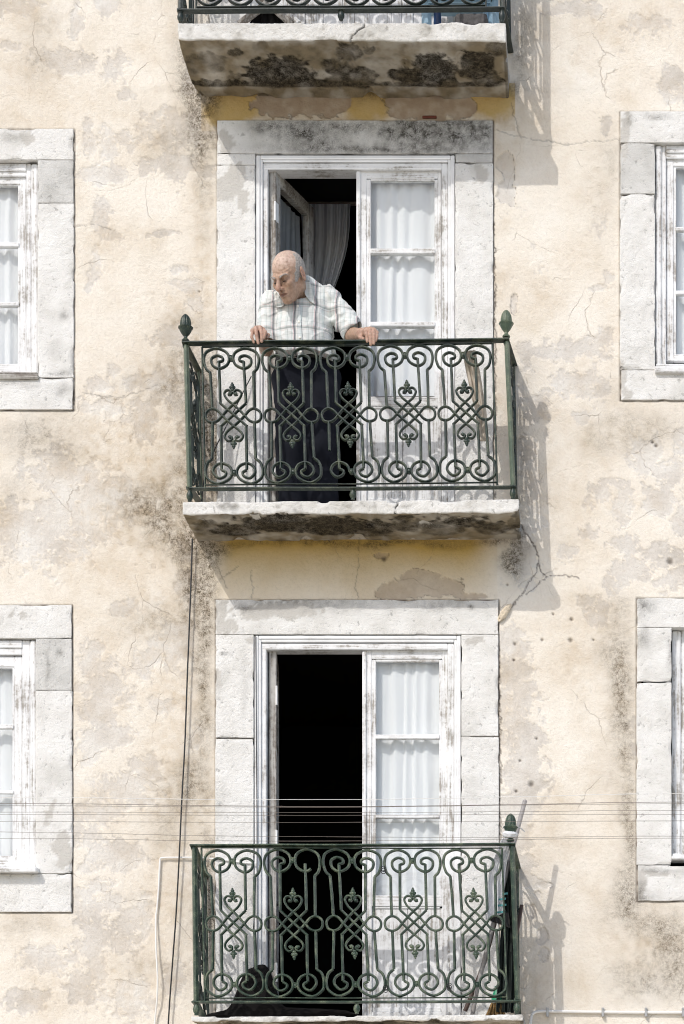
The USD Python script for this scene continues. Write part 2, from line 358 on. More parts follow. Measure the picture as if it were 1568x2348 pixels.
plain('broom_green', (.03, .30, .16), .4, .5)
plain('teal_print', (.10, .30, .31), .8, .2)
plain('blue_paint', (.30, .45, .56), .5, .4, var=.12, scale=25)
plain('dark_blue_paint', (.02, .045, .12), .4, .4)
plain('dark_stone', (.12, .115, .115), .9, .2, bump=.006, scale=40, var=.3)
plain('brick_red', (.15, .05, .036), .9, .2, bump=.003, scale=50, var=.2)
plain('mortar_lump', (.66, .57, .44), .95, .1, bump=.006, scale=60, var=.2)
plain('trousers_navy', (.008, .0095, .016), .85, .2, bump=.0015, scale=300)
plain('belt_black', (.012, .012, .012), .5, .4)
plain('button_white', (.8, .78, .7), .4, .5)
plain('shoe_black', (.015, .013, .012), .4, .5)
plain('eye_dark', (.03, .02, .016), .3, .5)
plain('hair_grey', (.36, .335, .31), .9, .2, bump=.003, scale=220, var=.25)
plain('brow_grey', (.46, .44, .42), .8, .2, bump=.002, scale=260, var=.3)
mat('skin', {'g': ('geometry', {}), 'a': ('attribute', {'attribute': 'skin_tone_and_light'}),
             'n': ('noise_texture', {'scale': 70.0, 'detail': 5.0}), 'r': ('rgb_ramp', {'ramp': [(.3, (.72, .69, .66)), (.7, (1.1, 1.1, 1.1))]}),
             'm': ('mix_color', {'blend_type': 'multiply', 'fac': 1.0, 'use_clamp': False}), 'b': ('bump', {'strength': .35, 'distance': .002}),
             'p': ('principled_bsdf', {'roughness': .5, 'specular_ior_level': .4, 'subsurface_weight': .05, 'subsurface_scale': .004})},
    [('g.position', 'n.vector'), ('n.fac', 'r.fac'), ('a.color', 'm.a'), ('r.color', 'm.b'), ('m.result', 'p.base_color'), ('n.fac', 'b.height'), ('b.normal', 'p.normal')])

# ------------------------------------------------------------------ ground
g = trimesh.creation.box([160, 120, .2]); g.apply_translation([0, -55, -.1])
obj('street', arr(g), 'street_stone', smooth=False, label='pale stone paved street below the facade', cat='street', kind='structure')

# ------------------------------------------------------------------ the building and its plaster wall
building = thing('apartment_building', 'weathered cream plastered apartment facade with iron balconies and white stone surrounds', 'building')

# openings under the stone surrounds (facade pixels): p0, p1, q0, q1 of the stone's outside and of the hole inside it
DOORS = [dict(o=(498, 1130, 278, 1215), h=(586, 1043, 355, 1215)),
         dict(o=(494.5, 1143, 1376, 2375), h=(582.5, 1057, 1456, 2375)),
         dict(o=(480, 1128, -900, 140), h=(575, 1040, -820, 140))]
WINDOWS = [dict(o=(-350, 169.5, 297, 941), h=(-267, 87, 369, 868)),
           dict(o=(-350, 165.5, 1388, 2092), h=(-267, 82.5, 1465, 2004)),
           dict(o=(1421.5, 1938, 257, 919), h=(1502, 1856, 330, 850)),
           dict(o=(1459.5, 1974, 1372, 2067), h=(1540, 1894, 1440, 1984))]
OPEN = DOORS + WINDOWS

def seg_dist(p, q, line):
    d = np.full(p.shape, 1e9)
    for (a, b), (c, e) in zip(line[:-1], line[1:]):
        vx, vy = c - a, e - b
        t = np.clip(((p - a) * vx + (q - b) * vy) / (vx * vx + vy * vy), 0, 1)
        d = np.minimum(d, np.hypot(p - a - t * vx, q - b - t * vy))
    return d
def blobs(p, q, lst):
    out = np.full(p.shape, -9.0)
    for cx, cy, rx, ry in lst:
        near = (np.abs(p - cx) < 2.6 * rx) & (np.abs(q - cy) < 2.6 * ry)
        if near.any():
            r = np.sqrt(((p[near] - cx) / rx) ** 2 + ((q[near] - cy) / ry) ** 2)
            out[near] = np.maximum(out[near], 1 - r)
    return out
def sstep(x, a, b):
    t = np.clip((x - a) / (b - a), 0, 1); return t * t * (3 - 2 * t)

GREY = [  # bare patches where the cream render has come off: cx, cy, rx, ry
    (40, 12, 60, 28), (175, 60, 20, 50), (150, 140, 60, 26), (20, 110, 25, 10), (242, 8, 30, 28), (262, 150, 30, 34), (285, 220, 24, 22),
    (455, 160, 30, 60), (440, 290, 120, 40), (395, 310, 60, 26), (250, 330, 22, 40), (225, 400, 50, 22), (110, 395, 60, 26), (270, 400, 24, 20), (480, 390, 40, 20),
    (207, 318, 18, 40), (293, 324, 20, 26), (350, 377, 38, 20), (409, 372, 48, 44), (228, 496, 20, 46), (240, 537, 34, 16), (219, 595, 14, 46),
    (204, 655, 8, 34), (385, 537, 38, 10), (415, 617, 32, 10), (430, 650, 44, 16), (450, 690, 26, 20), (258, 845, 13, 14), (400, 775, 50, 26), (225, 878, 34, 18),
    (312, 872, 36, 20), (375, 880, 50, 30), (410, 920, 50, 22), (237, 932, 56, 16), (330, 965, 34, 60), (440, 960, 50, 70), (460, 1020, 34, 40),
    (130, 1080, 74, 60), (190, 1160, 90, 90), (90, 1230, 84, 74), (150, 1270, 60, 30), (20, 1200, 30, 50), (270, 1120, 40, 26), (430, 1270, 26, 40), (425, 1340, 20, 36), (300, 1385, 28, 16),
    (211, 1520, 28, 42), (240, 1579, 62, 62), (227, 1618, 54, 38), (285, 1392, 26, 18), (383, 1492, 58, 46), (400, 1450, 44, 24), (330, 1530, 30, 34),
    (260, 1690, 62, 34), (201, 1715, 26, 46), (276, 1812, 78, 36), (335, 1763, 34, 34), (227, 1868, 54, 28), (195, 1926, 36, 46), (260, 1962, 78, 44), (220, 2060, 54, 40),
    (373, 1624, 30, 24), (448, 1690, 16, 34), (286, 2141, 34, 54), (318, 2100, 40, 44), (297, 2290, 60, 50), (215, 2150, 40, 60), (190, 2260, 36, 40), (120, 2200, 70, 26), (60, 2290, 60, 30), (400, 2240, 24, 50),
    (1390, 281, 12, 26), (1393, 640, 8, 24), (1374, 663, 20, 10), (1337, 800, 62, 26), (1300, 812, 30, 24), (1250, 806, 26, 14), (1206, 815, 18, 34), (1312, 880, 56, 32), (1252, 903, 30, 16), (1385, 770, 18, 24),
    (1227, 940, 30, 34), (1190, 905, 16, 30), (1370, 900, 26, 20), (1205, 1040, 22, 50), (1250, 990, 10, 16),
    (1340, 960, 24, 18), (1420, 1110, 26, 14), (1480, 1050, 40, 44), (1530, 1090, 40, 40), (1355, 1215, 30, 20), (1430, 1160, 24, 50), (1510, 1140, 34, 40), (1560, 1190, 20, 40), (1570, 1000, 22, 50),
    (1370, 1130, 34, 30), (1440, 1250, 46, 22), (1530, 1270, 50, 30), (1300, 1270, 26, 18), (1450, 1310, 50, 26), (1540, 1330, 40, 30), (1400, 1345, 24, 22), (1245, 1195, 14, 20),
    (1177, 1475, 42, 40), (1175, 1540, 44, 50), (1190, 1605, 48, 60), (1200, 1690, 50, 52), (1205, 1775, 52, 54), (1192, 1850, 44, 40), (1185, 1920, 40, 46), (1200, 1990, 30, 40), (1222, 2020, 22, 24),
    (1363, 1420, 22, 18), (1372, 1394, 26, 16), (1345, 1372, 30, 14), (1460, 1690, 18, 40), (1320, 25, 60, 16), (1480, 60, 60, 20), (1550, 200, 40, 40),
    (1205, 1230, 30, 70), (1225, 1130, 20, 50), (1200, 1310, 22, 36)]
FLAKE = [(1154, 372, 17, 22), (1166, 395, 12, 34), (1160, 435, 20, 26), (1172, 462, 8, 12), (975, 1345, 84, 26), (960, 1325, 40, 16), (900, 1355, 40, 22), (1075, 1368, 36, 8), (878, 1276, 13, 7), (868, 1271, 9, 5),
         (640, 235, 60, 34), (715, 232, 80, 36), (762, 235, 36, 38), (590, 205, 24, 14), (945, 238, 62, 36), (1010, 240, 60, 36), (1050, 240, 40, 36),
         (1220, 2088, 9, 14), (1242, 2146, 14, 24), (1247, 2187, 12, 18), (1232, 2055, 7, 9), (1175, 700, 8, 22), (1182, 680, 6, 10), (1248, 2030, 16, 9)]
SOOT_AND_SHADE = [  # cx, cy, rx, ry, strength; sooty stains, and contact shade painted under the slabs
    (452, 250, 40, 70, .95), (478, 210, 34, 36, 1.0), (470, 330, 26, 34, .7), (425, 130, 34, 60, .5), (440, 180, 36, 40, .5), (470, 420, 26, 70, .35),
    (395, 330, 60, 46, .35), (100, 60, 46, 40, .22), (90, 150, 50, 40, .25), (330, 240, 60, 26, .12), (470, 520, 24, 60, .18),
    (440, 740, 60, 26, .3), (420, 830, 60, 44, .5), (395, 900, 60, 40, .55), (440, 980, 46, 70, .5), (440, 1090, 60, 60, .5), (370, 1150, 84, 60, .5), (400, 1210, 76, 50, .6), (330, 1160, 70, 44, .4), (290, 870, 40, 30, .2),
    (430, 1260, 46, 44, .8), (462, 1252, 30, 22, 1.0), (490, 1262, 26, 14, .8), (470, 225, 30, 30, .9), (462, 1290, 34, 50, 1.0), (455, 1350, 40, 60, .85), (470, 1430, 22, 80, .75), (440, 1440, 40, 60, .45), (465, 1560, 24, 80, .65), (470, 1660, 22, 60, .5), (450, 1780, 40, 70, .55), (400, 1820, 50, 60, .35), (380, 1900, 50, 60, .3),  # includes black contact shade painted at the slab corner
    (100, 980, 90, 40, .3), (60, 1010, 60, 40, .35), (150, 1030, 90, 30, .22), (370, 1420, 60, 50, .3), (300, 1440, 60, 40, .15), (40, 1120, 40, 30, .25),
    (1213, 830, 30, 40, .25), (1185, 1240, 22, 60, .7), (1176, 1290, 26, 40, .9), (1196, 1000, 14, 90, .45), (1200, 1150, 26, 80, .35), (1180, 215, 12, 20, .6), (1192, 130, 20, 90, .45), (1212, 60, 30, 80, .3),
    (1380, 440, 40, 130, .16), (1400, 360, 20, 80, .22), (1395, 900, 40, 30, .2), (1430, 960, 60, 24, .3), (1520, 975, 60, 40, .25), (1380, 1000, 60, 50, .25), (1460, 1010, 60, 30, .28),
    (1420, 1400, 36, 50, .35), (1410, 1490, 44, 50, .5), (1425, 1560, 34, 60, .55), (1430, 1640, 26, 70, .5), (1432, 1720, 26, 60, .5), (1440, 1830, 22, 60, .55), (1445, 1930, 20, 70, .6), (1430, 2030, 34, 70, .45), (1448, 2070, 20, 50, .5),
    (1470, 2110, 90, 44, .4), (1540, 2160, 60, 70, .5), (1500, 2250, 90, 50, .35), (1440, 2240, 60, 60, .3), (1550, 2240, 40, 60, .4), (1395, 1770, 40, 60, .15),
    (470, 2000, 40, 60, .25), (440, 2110, 30, 60, .25), (430, 2240, 24, 60, .25), (330, 2210, 60, 26, .25), (300, 2060, 50, 20, .15), (60, 2120, 70, 26, .3), (500, 1255, 30, 14, .9), (800, 1246, 340, 12, .75), (1150, 1246, 40, 10, .8),  # ends with the dark contact strip painted along the slab bottom
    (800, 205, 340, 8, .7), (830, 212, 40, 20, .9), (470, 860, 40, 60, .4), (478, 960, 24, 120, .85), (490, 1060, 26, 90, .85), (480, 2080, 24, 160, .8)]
OCHRE = [(545, 235, 64, 48), (520, 262, 60, 28), (840, 235, 56, 50), (830, 205, 50, 34), (1130, 225, 64, 50), (1110, 210, 50, 34)]
TAN = [(90, 60, 90, 60, .5), (80, 160, 110, 80, .6), (200, 230, 120, 60, .3), (330, 300, 120, 80, .4), (60, 390, 80, 26, .5), (420, 720, 90, 100, .6), (360, 860, 130, 90, .7), (280, 1020, 200, 120, .7), (330, 1200, 170, 120, .8),
       (420, 1100, 120, 200, .8), (380, 1400, 150, 100, .7), (420, 1600, 100, 160, .8), (420, 1800, 120, 140, .8), (400, 2050, 120, 160, .7), (300, 2250, 160, 90, .6), (460, 480, 40, 160, .6), (470, 640, 34, 140, .6),
       (1300, 600, 60, 60, .3), (1370, 420, 70, 160, .35), (1440, 990, 160, 60, .5), (1400, 1500, 90, 160, .5), (1430, 1800, 60, 220, .5), (1490, 2160, 130, 120, .6), (1230, 1100, 70, 160, .5), (1220, 100, 70, 180, .45), (1240, 2150, 90, 160, .35), (1200, 2300, 60, 90, .8)]
CRACKS = [[(1190, 1200), (1203, 1222), (1226, 1250), (1234, 1285), (1228, 1312), (1212, 1334), (1204, 1352), (1186, 1376), (1166, 1400), (1150, 1416)],
          [(1234, 1285), (1238, 1305), (1252, 1322), (1230, 1345), (1205, 1362)], [(1252, 1322), (1290, 1320), (1330, 1326)],
          [(1126, 340), (1128, 420), (1134, 560), (1136, 760), (1136, 1140)], [(1143, 1430), (1146, 1600), (1147, 1760), (1147, 2100)],
          [(415, 85), (455, 170), (470, 205)], [(430, 340), (448, 390), (470, 430)], [(500, 1300), (520, 1350)], [(575, 1310), (580, 1345), (571, 1400)],
          [(1172, 240), (1182, 280), (1196, 318)], [(1137, 300), (1220, 322), (1300, 330), (1420, 318)], [(170, 520), (215, 515), (255, 525)],
          [(190, 905), (270, 912), (330, 895), (365, 880)], [(440, 1240), (430, 1400), (445, 1380)], [(470, 1380), (500, 1330), (545, 1300)], [(820, 1230), (825, 1290), (815, 1340), (820, 1400)]]

def wear_shade_fields(p, q):
    xyz = np.stack([p / 40.0, q / 40.0, np.full_like(p, 3.7)], -1)
    w1 = fbm(xyz * .9, 4, 5) - .5; w2 = fbm(xyz * .9 + 31.7, 4, 8) - .5
    pw, qw = p + w1 * 34, q + w2 * 34
    fine = fbm(xyz * 3.2, 4, 12) - .5
    big = fbm(xyz * .35 + 9, 4, 14) - .5
    G = np.clip(blobs(pw, qw, GREY), -2.5, .8)
    mid = fbm(xyz * 1.7 + 5, 3, 16) - .5
    tiny = noise(xyz * 14 + 2, 17) - .5
    rag = mid * 1.5 + fine * 1.5 + tiny * .45
    under1 = (q > 1236) & (q < 1420) & (p > 470) & (p < 1140)
    under0 = (q > 190) & (q < 300) & (p > 460) & (p < 1180)
    grey = sstep(G * .95 + rag + .02, -.05, .07)
    isl = sstep(big * 1.6 + rag * .8, .62, .70)                     # scattered small losses elsewhere
    grey = np.maximum(grey * (1 - sstep(fine * 1.6 - mid * .4 + tiny * .5 + big, .40, .46)), isl * .8)
    grey[under1 | under0] = 0
    flf = blobs(p + w1 * 20, q + w2 * 20, FLAKE) + fine * .8 + mid * .3 + tiny * .12
    FL = sstep(flf, -.02, .02)
    rim_shade = np.clip(1 - np.abs(flf + .03) / .05, 0, 1) * np.clip(.6 + 1.6 * mid + .5 * np.sin(p * .06), 0, 1)  # dark flake outline, painted in place of relief shading
    grey = np.maximum(grey, FL)
    soot_and_shade = np.zeros_like(p)
    for cx, cy, rx, ry, s in SOOT_AND_SHADE:
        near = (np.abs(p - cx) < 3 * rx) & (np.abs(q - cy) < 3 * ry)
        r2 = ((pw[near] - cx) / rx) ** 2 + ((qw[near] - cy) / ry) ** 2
        soot_and_shade[near] = 1 - (1 - soot_and_shade[near]) * (1 - s * np.exp(-r2 * 1.1))
    soot_and_shade = np.clip(soot_and_shade * (1.0 + 1.3 * fine + .9 * w1) * 1.15, 0, 1)
    och = np.where(under1, np.exp(-np.clip(q - 1246 - 26 * big, 0, None) / 84.0) * 1.1 * sstep(p, 470, 540) * (1 - sstep(p, 1060, 1170)), 0)
    och = np.maximum(och, sstep(blobs(p + w1 * 26, q + w2 * 26, OCHRE) + fine * .2, -.25, .35) * .8 * (1 - FL) * under0)
    tan = np.zeros_like(p)
    for cx, cy, rx, ry, s in TAN:
        near = (np.abs(p - cx) < 2.5 * rx) & (np.abs(q - cy) < 2.5 * ry)
        r2 = ((pw[near] - cx) / rx) ** 2 + ((qw[near] - cy) / ry) ** 2
        tan[near] = 1 - (1 - tan[near]) * (1 - s * np.exp(-r2 * 1.2))
    tan = np.clip(tan * (.8 + 1.4 * fine), 0, 1)
    tan[under0] = np.clip(.95 + 1.2 * fine[under0], 0, 1)
    crack = np.zeros_like(p)
    for i, c in enumerate(CRACKS):
        d = seg_dist(p + fine * 10 + (noise(xyz * 9, 61) - .5) * 6, q + w2 * 12 + (noise(xyz * 9 + 4, 62) - .5) * 6, c)
        crack = np.maximum(crack, np.clip(1.3 - d / (1.9 if i in (0, 3, 4) else 1.5), 0, 1) * (1 if i < 5 else .5))
    crack = np.maximum(crack, rim_shade * .95)  # cracks together with the painted flake outline
    return grey, soot_and_shade, och, tan, crack, fine, big, FL

def wall():
    st = 2.4
    px = np.concatenate([np.linspace(-1600, -420, 30), np.arange(-410, -40, 30.), np.arange(-30, 1600, st), np.arange(1610, 2020, 30.), np.linspace(2050, 3200, 30)])
    qx = np.concatenate([np.linspace(-1500, -100, 40), np.arange(-90, -30, 20.), np.arange(-24, 2376, st), np.arange(2385, 2700, 30.), np.linspace(2720, VZ + EYE * S, 20)])
    U, V = np.meshgrid(px, qx, indexing='ij')
    grey, soot_and_shade, och, tan, crack, fine, big, FL = wear_shade_fields(U, V)
    tiny_ = noise(np.stack([U / 4.6, V / 4.6, U * 0], -1), 18) - .5
    yy = big * .010 + fine * .0030 + tiny_ * .0016 + grey * .0034 + FL * .004 + crack * .0025
    edge = np.zeros_like(U)
    for o in OPEN:
        p0, p1, q0, q1 = o['o']
        dx = np.maximum(np.maximum(p0 - U, U - p1), 0); dz = np.maximum(np.maximum(q0 - V, V - q1), 0)
        dd = np.hypot(dx, dz) + fine * 4
        edge = np.maximum(edge, np.clip(1.3 - dd / 2.6, 0, 1) * (.55 + 1.2 * fine + .3 * (U > p1)))
    edge = np.clip(edge * 1.5, 0, 1)
    yy += edge * .006
    for hx, hy, hr in ((1496, 1013, 3.5), (1504, 1021, 4), (1536, 1287, 7), (1308, 1468, 5), (1310, 1420, 4), (1268, 1408, 3), (1243, 1467, 3.5), (1360, 1467, 2.5), (1180, 1476, 3.5), (1178, 1513, 3), (1192, 1744, 3), (1218, 1798, 6), (1183, 1814, 3.5), (1230, 1693, 3), (1164, 1900, 3), (1163, 1340, 3), (880, 1281, 6), (456, 668, 1.8)):
        hole = np.clip(1.4 - np.hypot(U - hx, V - hy) / hr, 0, 1)
        yy += hole * .012; crack = np.maximum(crack, np.clip(hole, 0, 1) * .85)
    v = np.stack([X(U), yy, Z(V)], -1)
    nu, nv = U.shape
    i, j = np.meshgrid(np.arange(nu - 1), np.arange(nv - 1), indexing='ij')
    cu = .5 * (px[:-1] + px[1:])[:, None] * np.ones(nv - 1); cv = .5 * (qx[:-1] + qx[1:])[None, :] * np.ones((nu - 1, 1))
    keep = np.ones_like(cu, bool)
    for o in OPEN:
        p0, p1, q0, q1 = o['o']
        keep &= ~((cu > p0 + 10) & (cu < p1 - 10) & (cv > q0 + 10) & (cv < q1 - 10))
    a, b, c, d = (i * nv + j), ((i + 1) * nv + j), ((i + 1) * nv + j + 1), (i * nv + j + 1)
    q = np.stack([a, d, c, b], -1)[keep]
    f = np.vstack([q[:, [0, 1, 2]], q[:, [0, 2, 3]]])
    wear_and_shade = np.stack([grey, soot_and_shade, och], -1).reshape(-1, 3); tone = np.stack([tan, np.maximum(crack * .8, edge * .85), FL * (((V > 190) & (V < 300) & (U > 460) & (U < 1180)) + .55 * ((V > 1240) & (V < 1420) & (U > 800) & (U < 1140))) * np.clip(.8 + fine, 0, 1)], -1).reshape(-1, 3)
    return v.reshape(-1, 3), f, wear_and_shade, tone
v, f, wear_and_shade, tone = wall()
used = np.unique(f); remap = np.full(len(v), -1); remap[used] = np.arange(len(used))
obj('plaster_wall', (v[used], remap[f]), 'plaster', building, smooth=True, color={'wear_and_shade': wear_and_shade[used], 'tone': tone[used]}, label='peeling cream plaster with grey bare patches and sooty stains, shade painted in under the slabs')
# what stands behind the plaster: a light-tight masonry body with the rooms cut out
def masonry():
    xs = sorted({-3.9, 4.4} | {X(o['o'][0] + 16) for o in OPEN} | {X(o['o'][1] - 16) for o in OPEN})
    parts = []
    zs = sorted({0.02, 12.0} | {Z(o['o'][2] + 16) for o in OPEN} | {Z(o['o'][3] - 16) for o in OPEN})
    for x0, x1 in zip(xs[:-1], xs[1:]):
        for z0, z1 in zip(zs[:-1], zs[1:]):
            cx, cz = (x0 + x1) / 2, (z0 + z1) / 2
            if any(X(o['o'][0] + 16) < cx < X(o['o'][1] - 16) and Z(o['o'][3] - 16) < cz < Z(o['o'][2] + 16) for o in OPEN): continue
            b = trimesh.creation.box([x1 - x0, .22, z1 - z0]); b.apply_translation([cx, .15, cz]); parts.append(arr(b))
    return cat(parts)
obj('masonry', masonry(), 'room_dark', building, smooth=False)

# ------------------------------------------------------------------ stone surrounds
GRIME = [(690, 300, 70, 32, 1.0), (800, 292, 60, 16, .95), (610, 290, 40, 16, .8), (930, 300, 80, 36, 1.0), (1020, 305, 90, 42, 1.0), (1090, 296, 44, 30, 1.0), (860, 342, 220, 10, .8), (740, 330, 46, 22, .8), (1115, 330, 20, 40, .4),
         (700, 1380, 220, 18, .45), (1010, 1385, 60, 18, .45), (560, 1392, 14, 8, .9), (1080, 1388, 10, 6, .9), (470, 1000, 30, 200, .3),
         (1440, 275, 10, 20, .4), (1500, 270, 30, 8, .5), (1470, 1385, 16, 30, .6), (1478, 1460, 14, 24, .55), (1537, 1500, 8, 30, .7), (1480, 1385, 30, 20, .3), (1468, 2040, 14, 20, .55), (1500, 1993, 50, 6, .5), (1470, 2055, 40, 12, .4),
         (150, 720, 10, 8, .7), (130, 800, 16, 16, .3), (140, 858, 20, 8, .6), (40, 880, 60, 8, .4), (140, 895, 16, 14, .5), (140, 1497, 6, 6, .9), (110, 1520, 4, 60, .4), (30, 318, 26, 8, .4),
         (560, 1590, 8, 100, .2), (512, 1495, 10, 4, .9), (800, 325, 4, 4, 1.0)]
PATCH = [(143, 1950, 22, 46), (113, 1868, 14, 14), (105, 1890, 12, 12), (120, 1850, 8, 12), (60, 320, 20, 16), (30, 1408, 8, 6), (60, 1410, 12, 8), (1431, 310, 10, 60), (1437, 290, 8, 70), (1428, 870, 12, 40), (1440, 905, 12, 14), (1470, 2030, 14, 40), (1500, 2000, 40, 8),
         (520, 430, 40, 36), (545, 400, 26, 30), (560, 460, 16, 30), (520, 330, 20, 30), (520, 1440, 40, 20), (505, 1400, 20, 40), (575, 1470, 12, 10), (505, 1560, 10, 30), (1090, 1470, 20, 10), (640, 1400, 120, 22), (1100, 400, 20, 24)]
def stone_wear(v, dirt=0.0, seed=0):
    p, q = pix(v)
    xyz = np.stack([p / 40.0, q / 40.0, v[:, 1] * 10], -1)
    w = fbm(xyz * 1.2 + 3, 4, 21) - .5; w2 = fbm(xyz * 1.2 + 47, 4, 22) - .5; fine = fbm(xyz * 4, 3, 23) - .5
    gr = np.zeros_like(p)
    for cx, cy, rx, ry, s in GRIME:
        r2 = ((p + w * 24 - cx) / rx) ** 2 + ((q + w2 * 24 - cy) / ry) ** 2
        gr = 1 - (1 - gr) * (1 - s * np.exp(-r2))
    gr = np.clip(gr * (.9 + 1.4 * fine) + dirt * np.clip(w + .1, 0, 1), 0, 1)
    pa = sstep(blobs(p + w * 30, q + w2 * 30, PATCH) + fine * 1.3 - .1, -.03, .06) * .9
    return {'wear_and_shade': np.stack([pa, gr, 0 * gr], -1)}
def stone(name, p0, p1, q0, q1, m='limestone', yf=-.012, seed=0, amp=.002, step=.011):
    g_ = .6
    vf = stone_block(X(p0 + g_), X(p1 - g_), yf, .15, Z(q1 - g_), Z(q0 + g_), step=step, seed=seed, amp=amp)
    return obj(name, vf, m, building, smooth=True, color=stone_wear(vf[0], seed=seed))
sd = 1
def surround(o, joints_l, joints_r, sill=None, l_out=None, r_out=None):
    global sd
    (a0, a1, b0, b1), (h0, h1, k0, k1) = o['o'], o['h']
    stone('lintel', a0, a1, b0, k0, seed=sd); sd += 1
    for side, js in ((0, joints_l), (1, joints_r)):
        cuts = [k0] + [j[0] for j in js] + [k1]
        for n, (q0, q1) in enumerate(zip(cuts[:-1], cuts[1:])):
            m = js[n - 1][1] if n else (js[0][2] if js and len(js[0]) > 2 else 'limestone')
            dx = (n % 2) * 1.2
            if side == 0: stone('jamb_stone', a0 - dx, h0, q0, q1, m, seed=sd, amp=.0026 if m == 'limestone' else .0014)
            else: stone('jamb_stone', h1, a1 + dx, q0, q1, m, seed=sd, amp=.0026 if m == 'limestone' else .0014)
            sd += 1
    if sill: stone('sill_stone', a0 + 2, a1 - 1, k1, b1, seed=sd); sd += 1
L_, G_ = 'limestone', 'grey_limestone'
surround(DOORS[0], [(381, L_, L_)], [(376, L_, G_)])
surround(DOORS[1], [(1693, L_, L_)], [(1689, L_, L_)])
surround(DOORS[2], [(-300, L_)], [(-300, L_)])
surround(WINDOWS[0], [(468, L_, G_)], [(468, L_, G_)], True)
surround(WINDOWS[1], [(1584, L_, G_)], [(1584, L_, G_)], True)
surround(WINDOWS[2], [(447, L_, G_)], [(447, L_, G_)], True)
surround(WINDOWS[3], [(1565, L_, L_)], [(1565, L_, L_)], True)

# rooms behind the openings: closed dark boxes
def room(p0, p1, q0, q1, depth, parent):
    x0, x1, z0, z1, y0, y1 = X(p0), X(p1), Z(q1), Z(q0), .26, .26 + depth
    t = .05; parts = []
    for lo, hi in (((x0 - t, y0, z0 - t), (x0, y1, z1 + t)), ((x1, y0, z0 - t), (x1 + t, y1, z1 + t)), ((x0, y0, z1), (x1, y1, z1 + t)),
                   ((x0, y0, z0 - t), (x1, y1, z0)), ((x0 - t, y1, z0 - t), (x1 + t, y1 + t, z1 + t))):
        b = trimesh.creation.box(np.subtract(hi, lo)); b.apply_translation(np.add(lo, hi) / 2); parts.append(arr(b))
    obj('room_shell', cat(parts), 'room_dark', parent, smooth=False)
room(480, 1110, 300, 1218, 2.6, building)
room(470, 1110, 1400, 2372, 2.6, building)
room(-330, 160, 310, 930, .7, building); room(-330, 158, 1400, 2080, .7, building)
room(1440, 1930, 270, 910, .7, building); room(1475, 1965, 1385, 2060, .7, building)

# ------------------------------------------------------------------ joinery
UW, LW, UP, LP, GU, GL = 'white_wood_upright', 'white_wood_level', 'white_paint_upright', 'white_paint_level', 'grey_wood_upright', 'grey_wood_level'
def pane(parent, p0, p1, q0, q1, y):
    a, b, c, d = P(p0, q1, y), P(p1, q1, y), P(p1, q0, y), P(p0, q0, y)
    obj('pane', (np.array([a, b, c, d]), np.array([[0, 1, 2], [0, 2, 3]])), 'glass', parent, smooth=False)

def cloth_sheet(p0, p1, q0, q1, y, folds, amp=.010, seed=0, tops=None, thick=.0012, nx=120, nz=26, gather=0.0):
    """a hanging curtain: pleats that wander and open downwards"""
    rng = np.random.default_rng(seed)
    u = np.linspace(0, 1, nx); t = np.linspace(0, 1, nz)
    Ug, Tg = np.meshgrid(u, t, indexing='ij')
    ph = 2 * np.pi * folds * (Ug + .045 * np.sin(2 * np.pi * (1.3 * Ug + rng.random())) + .012 * np.sin(5 * Tg + 9 * Ug))
    w = np.sin(ph) + .22 * np.sin(1.9 * ph + 2 + 1.5 * Tg + rng.random() * 6) + .45 * np.sin(.47 * ph + rng.random() * 6)
    yy = y + amp * w * (.55 + .45 * Tg) + .008 * (noise(np.stack([Ug * 7, Tg * 4, Ug * 0 + seed], -1), seed) - .5) + .004 * (noise(np.stack([Ug * 22 + 6 * Tg, Tg * 9, Ug * 0 + seed], -1), seed + 5) - .5)
    pp = p0 + (p1 - p0) * (Ug + .010 * np.sin(ph * 1.0 + .6) * (1 - .3 * Tg))
    qq = q0 + (q1 - q0) * Tg
    v = np.stack([X(pp, yy), yy, Z(qq, yy)], -1).reshape(-1, 3)
    i, j = np.meshgrid(np.arange(nx - 1), np.arange(nz - 1), indexing='ij')
    a = np.stack([i * nz + j, i * nz + j + 1, (i + 1) * nz + j + 1, (i + 1) * nz + j], -1).reshape(-1, 4)
    f = np.vstack([a[:, [0, 1, 2]], a[:, [0, 2, 3]]])
    return v, f

def leaf_parts(P0, P1, Q0, Q1, g0, g1, panes, ends, y, lean=0, parent=None):
    pass

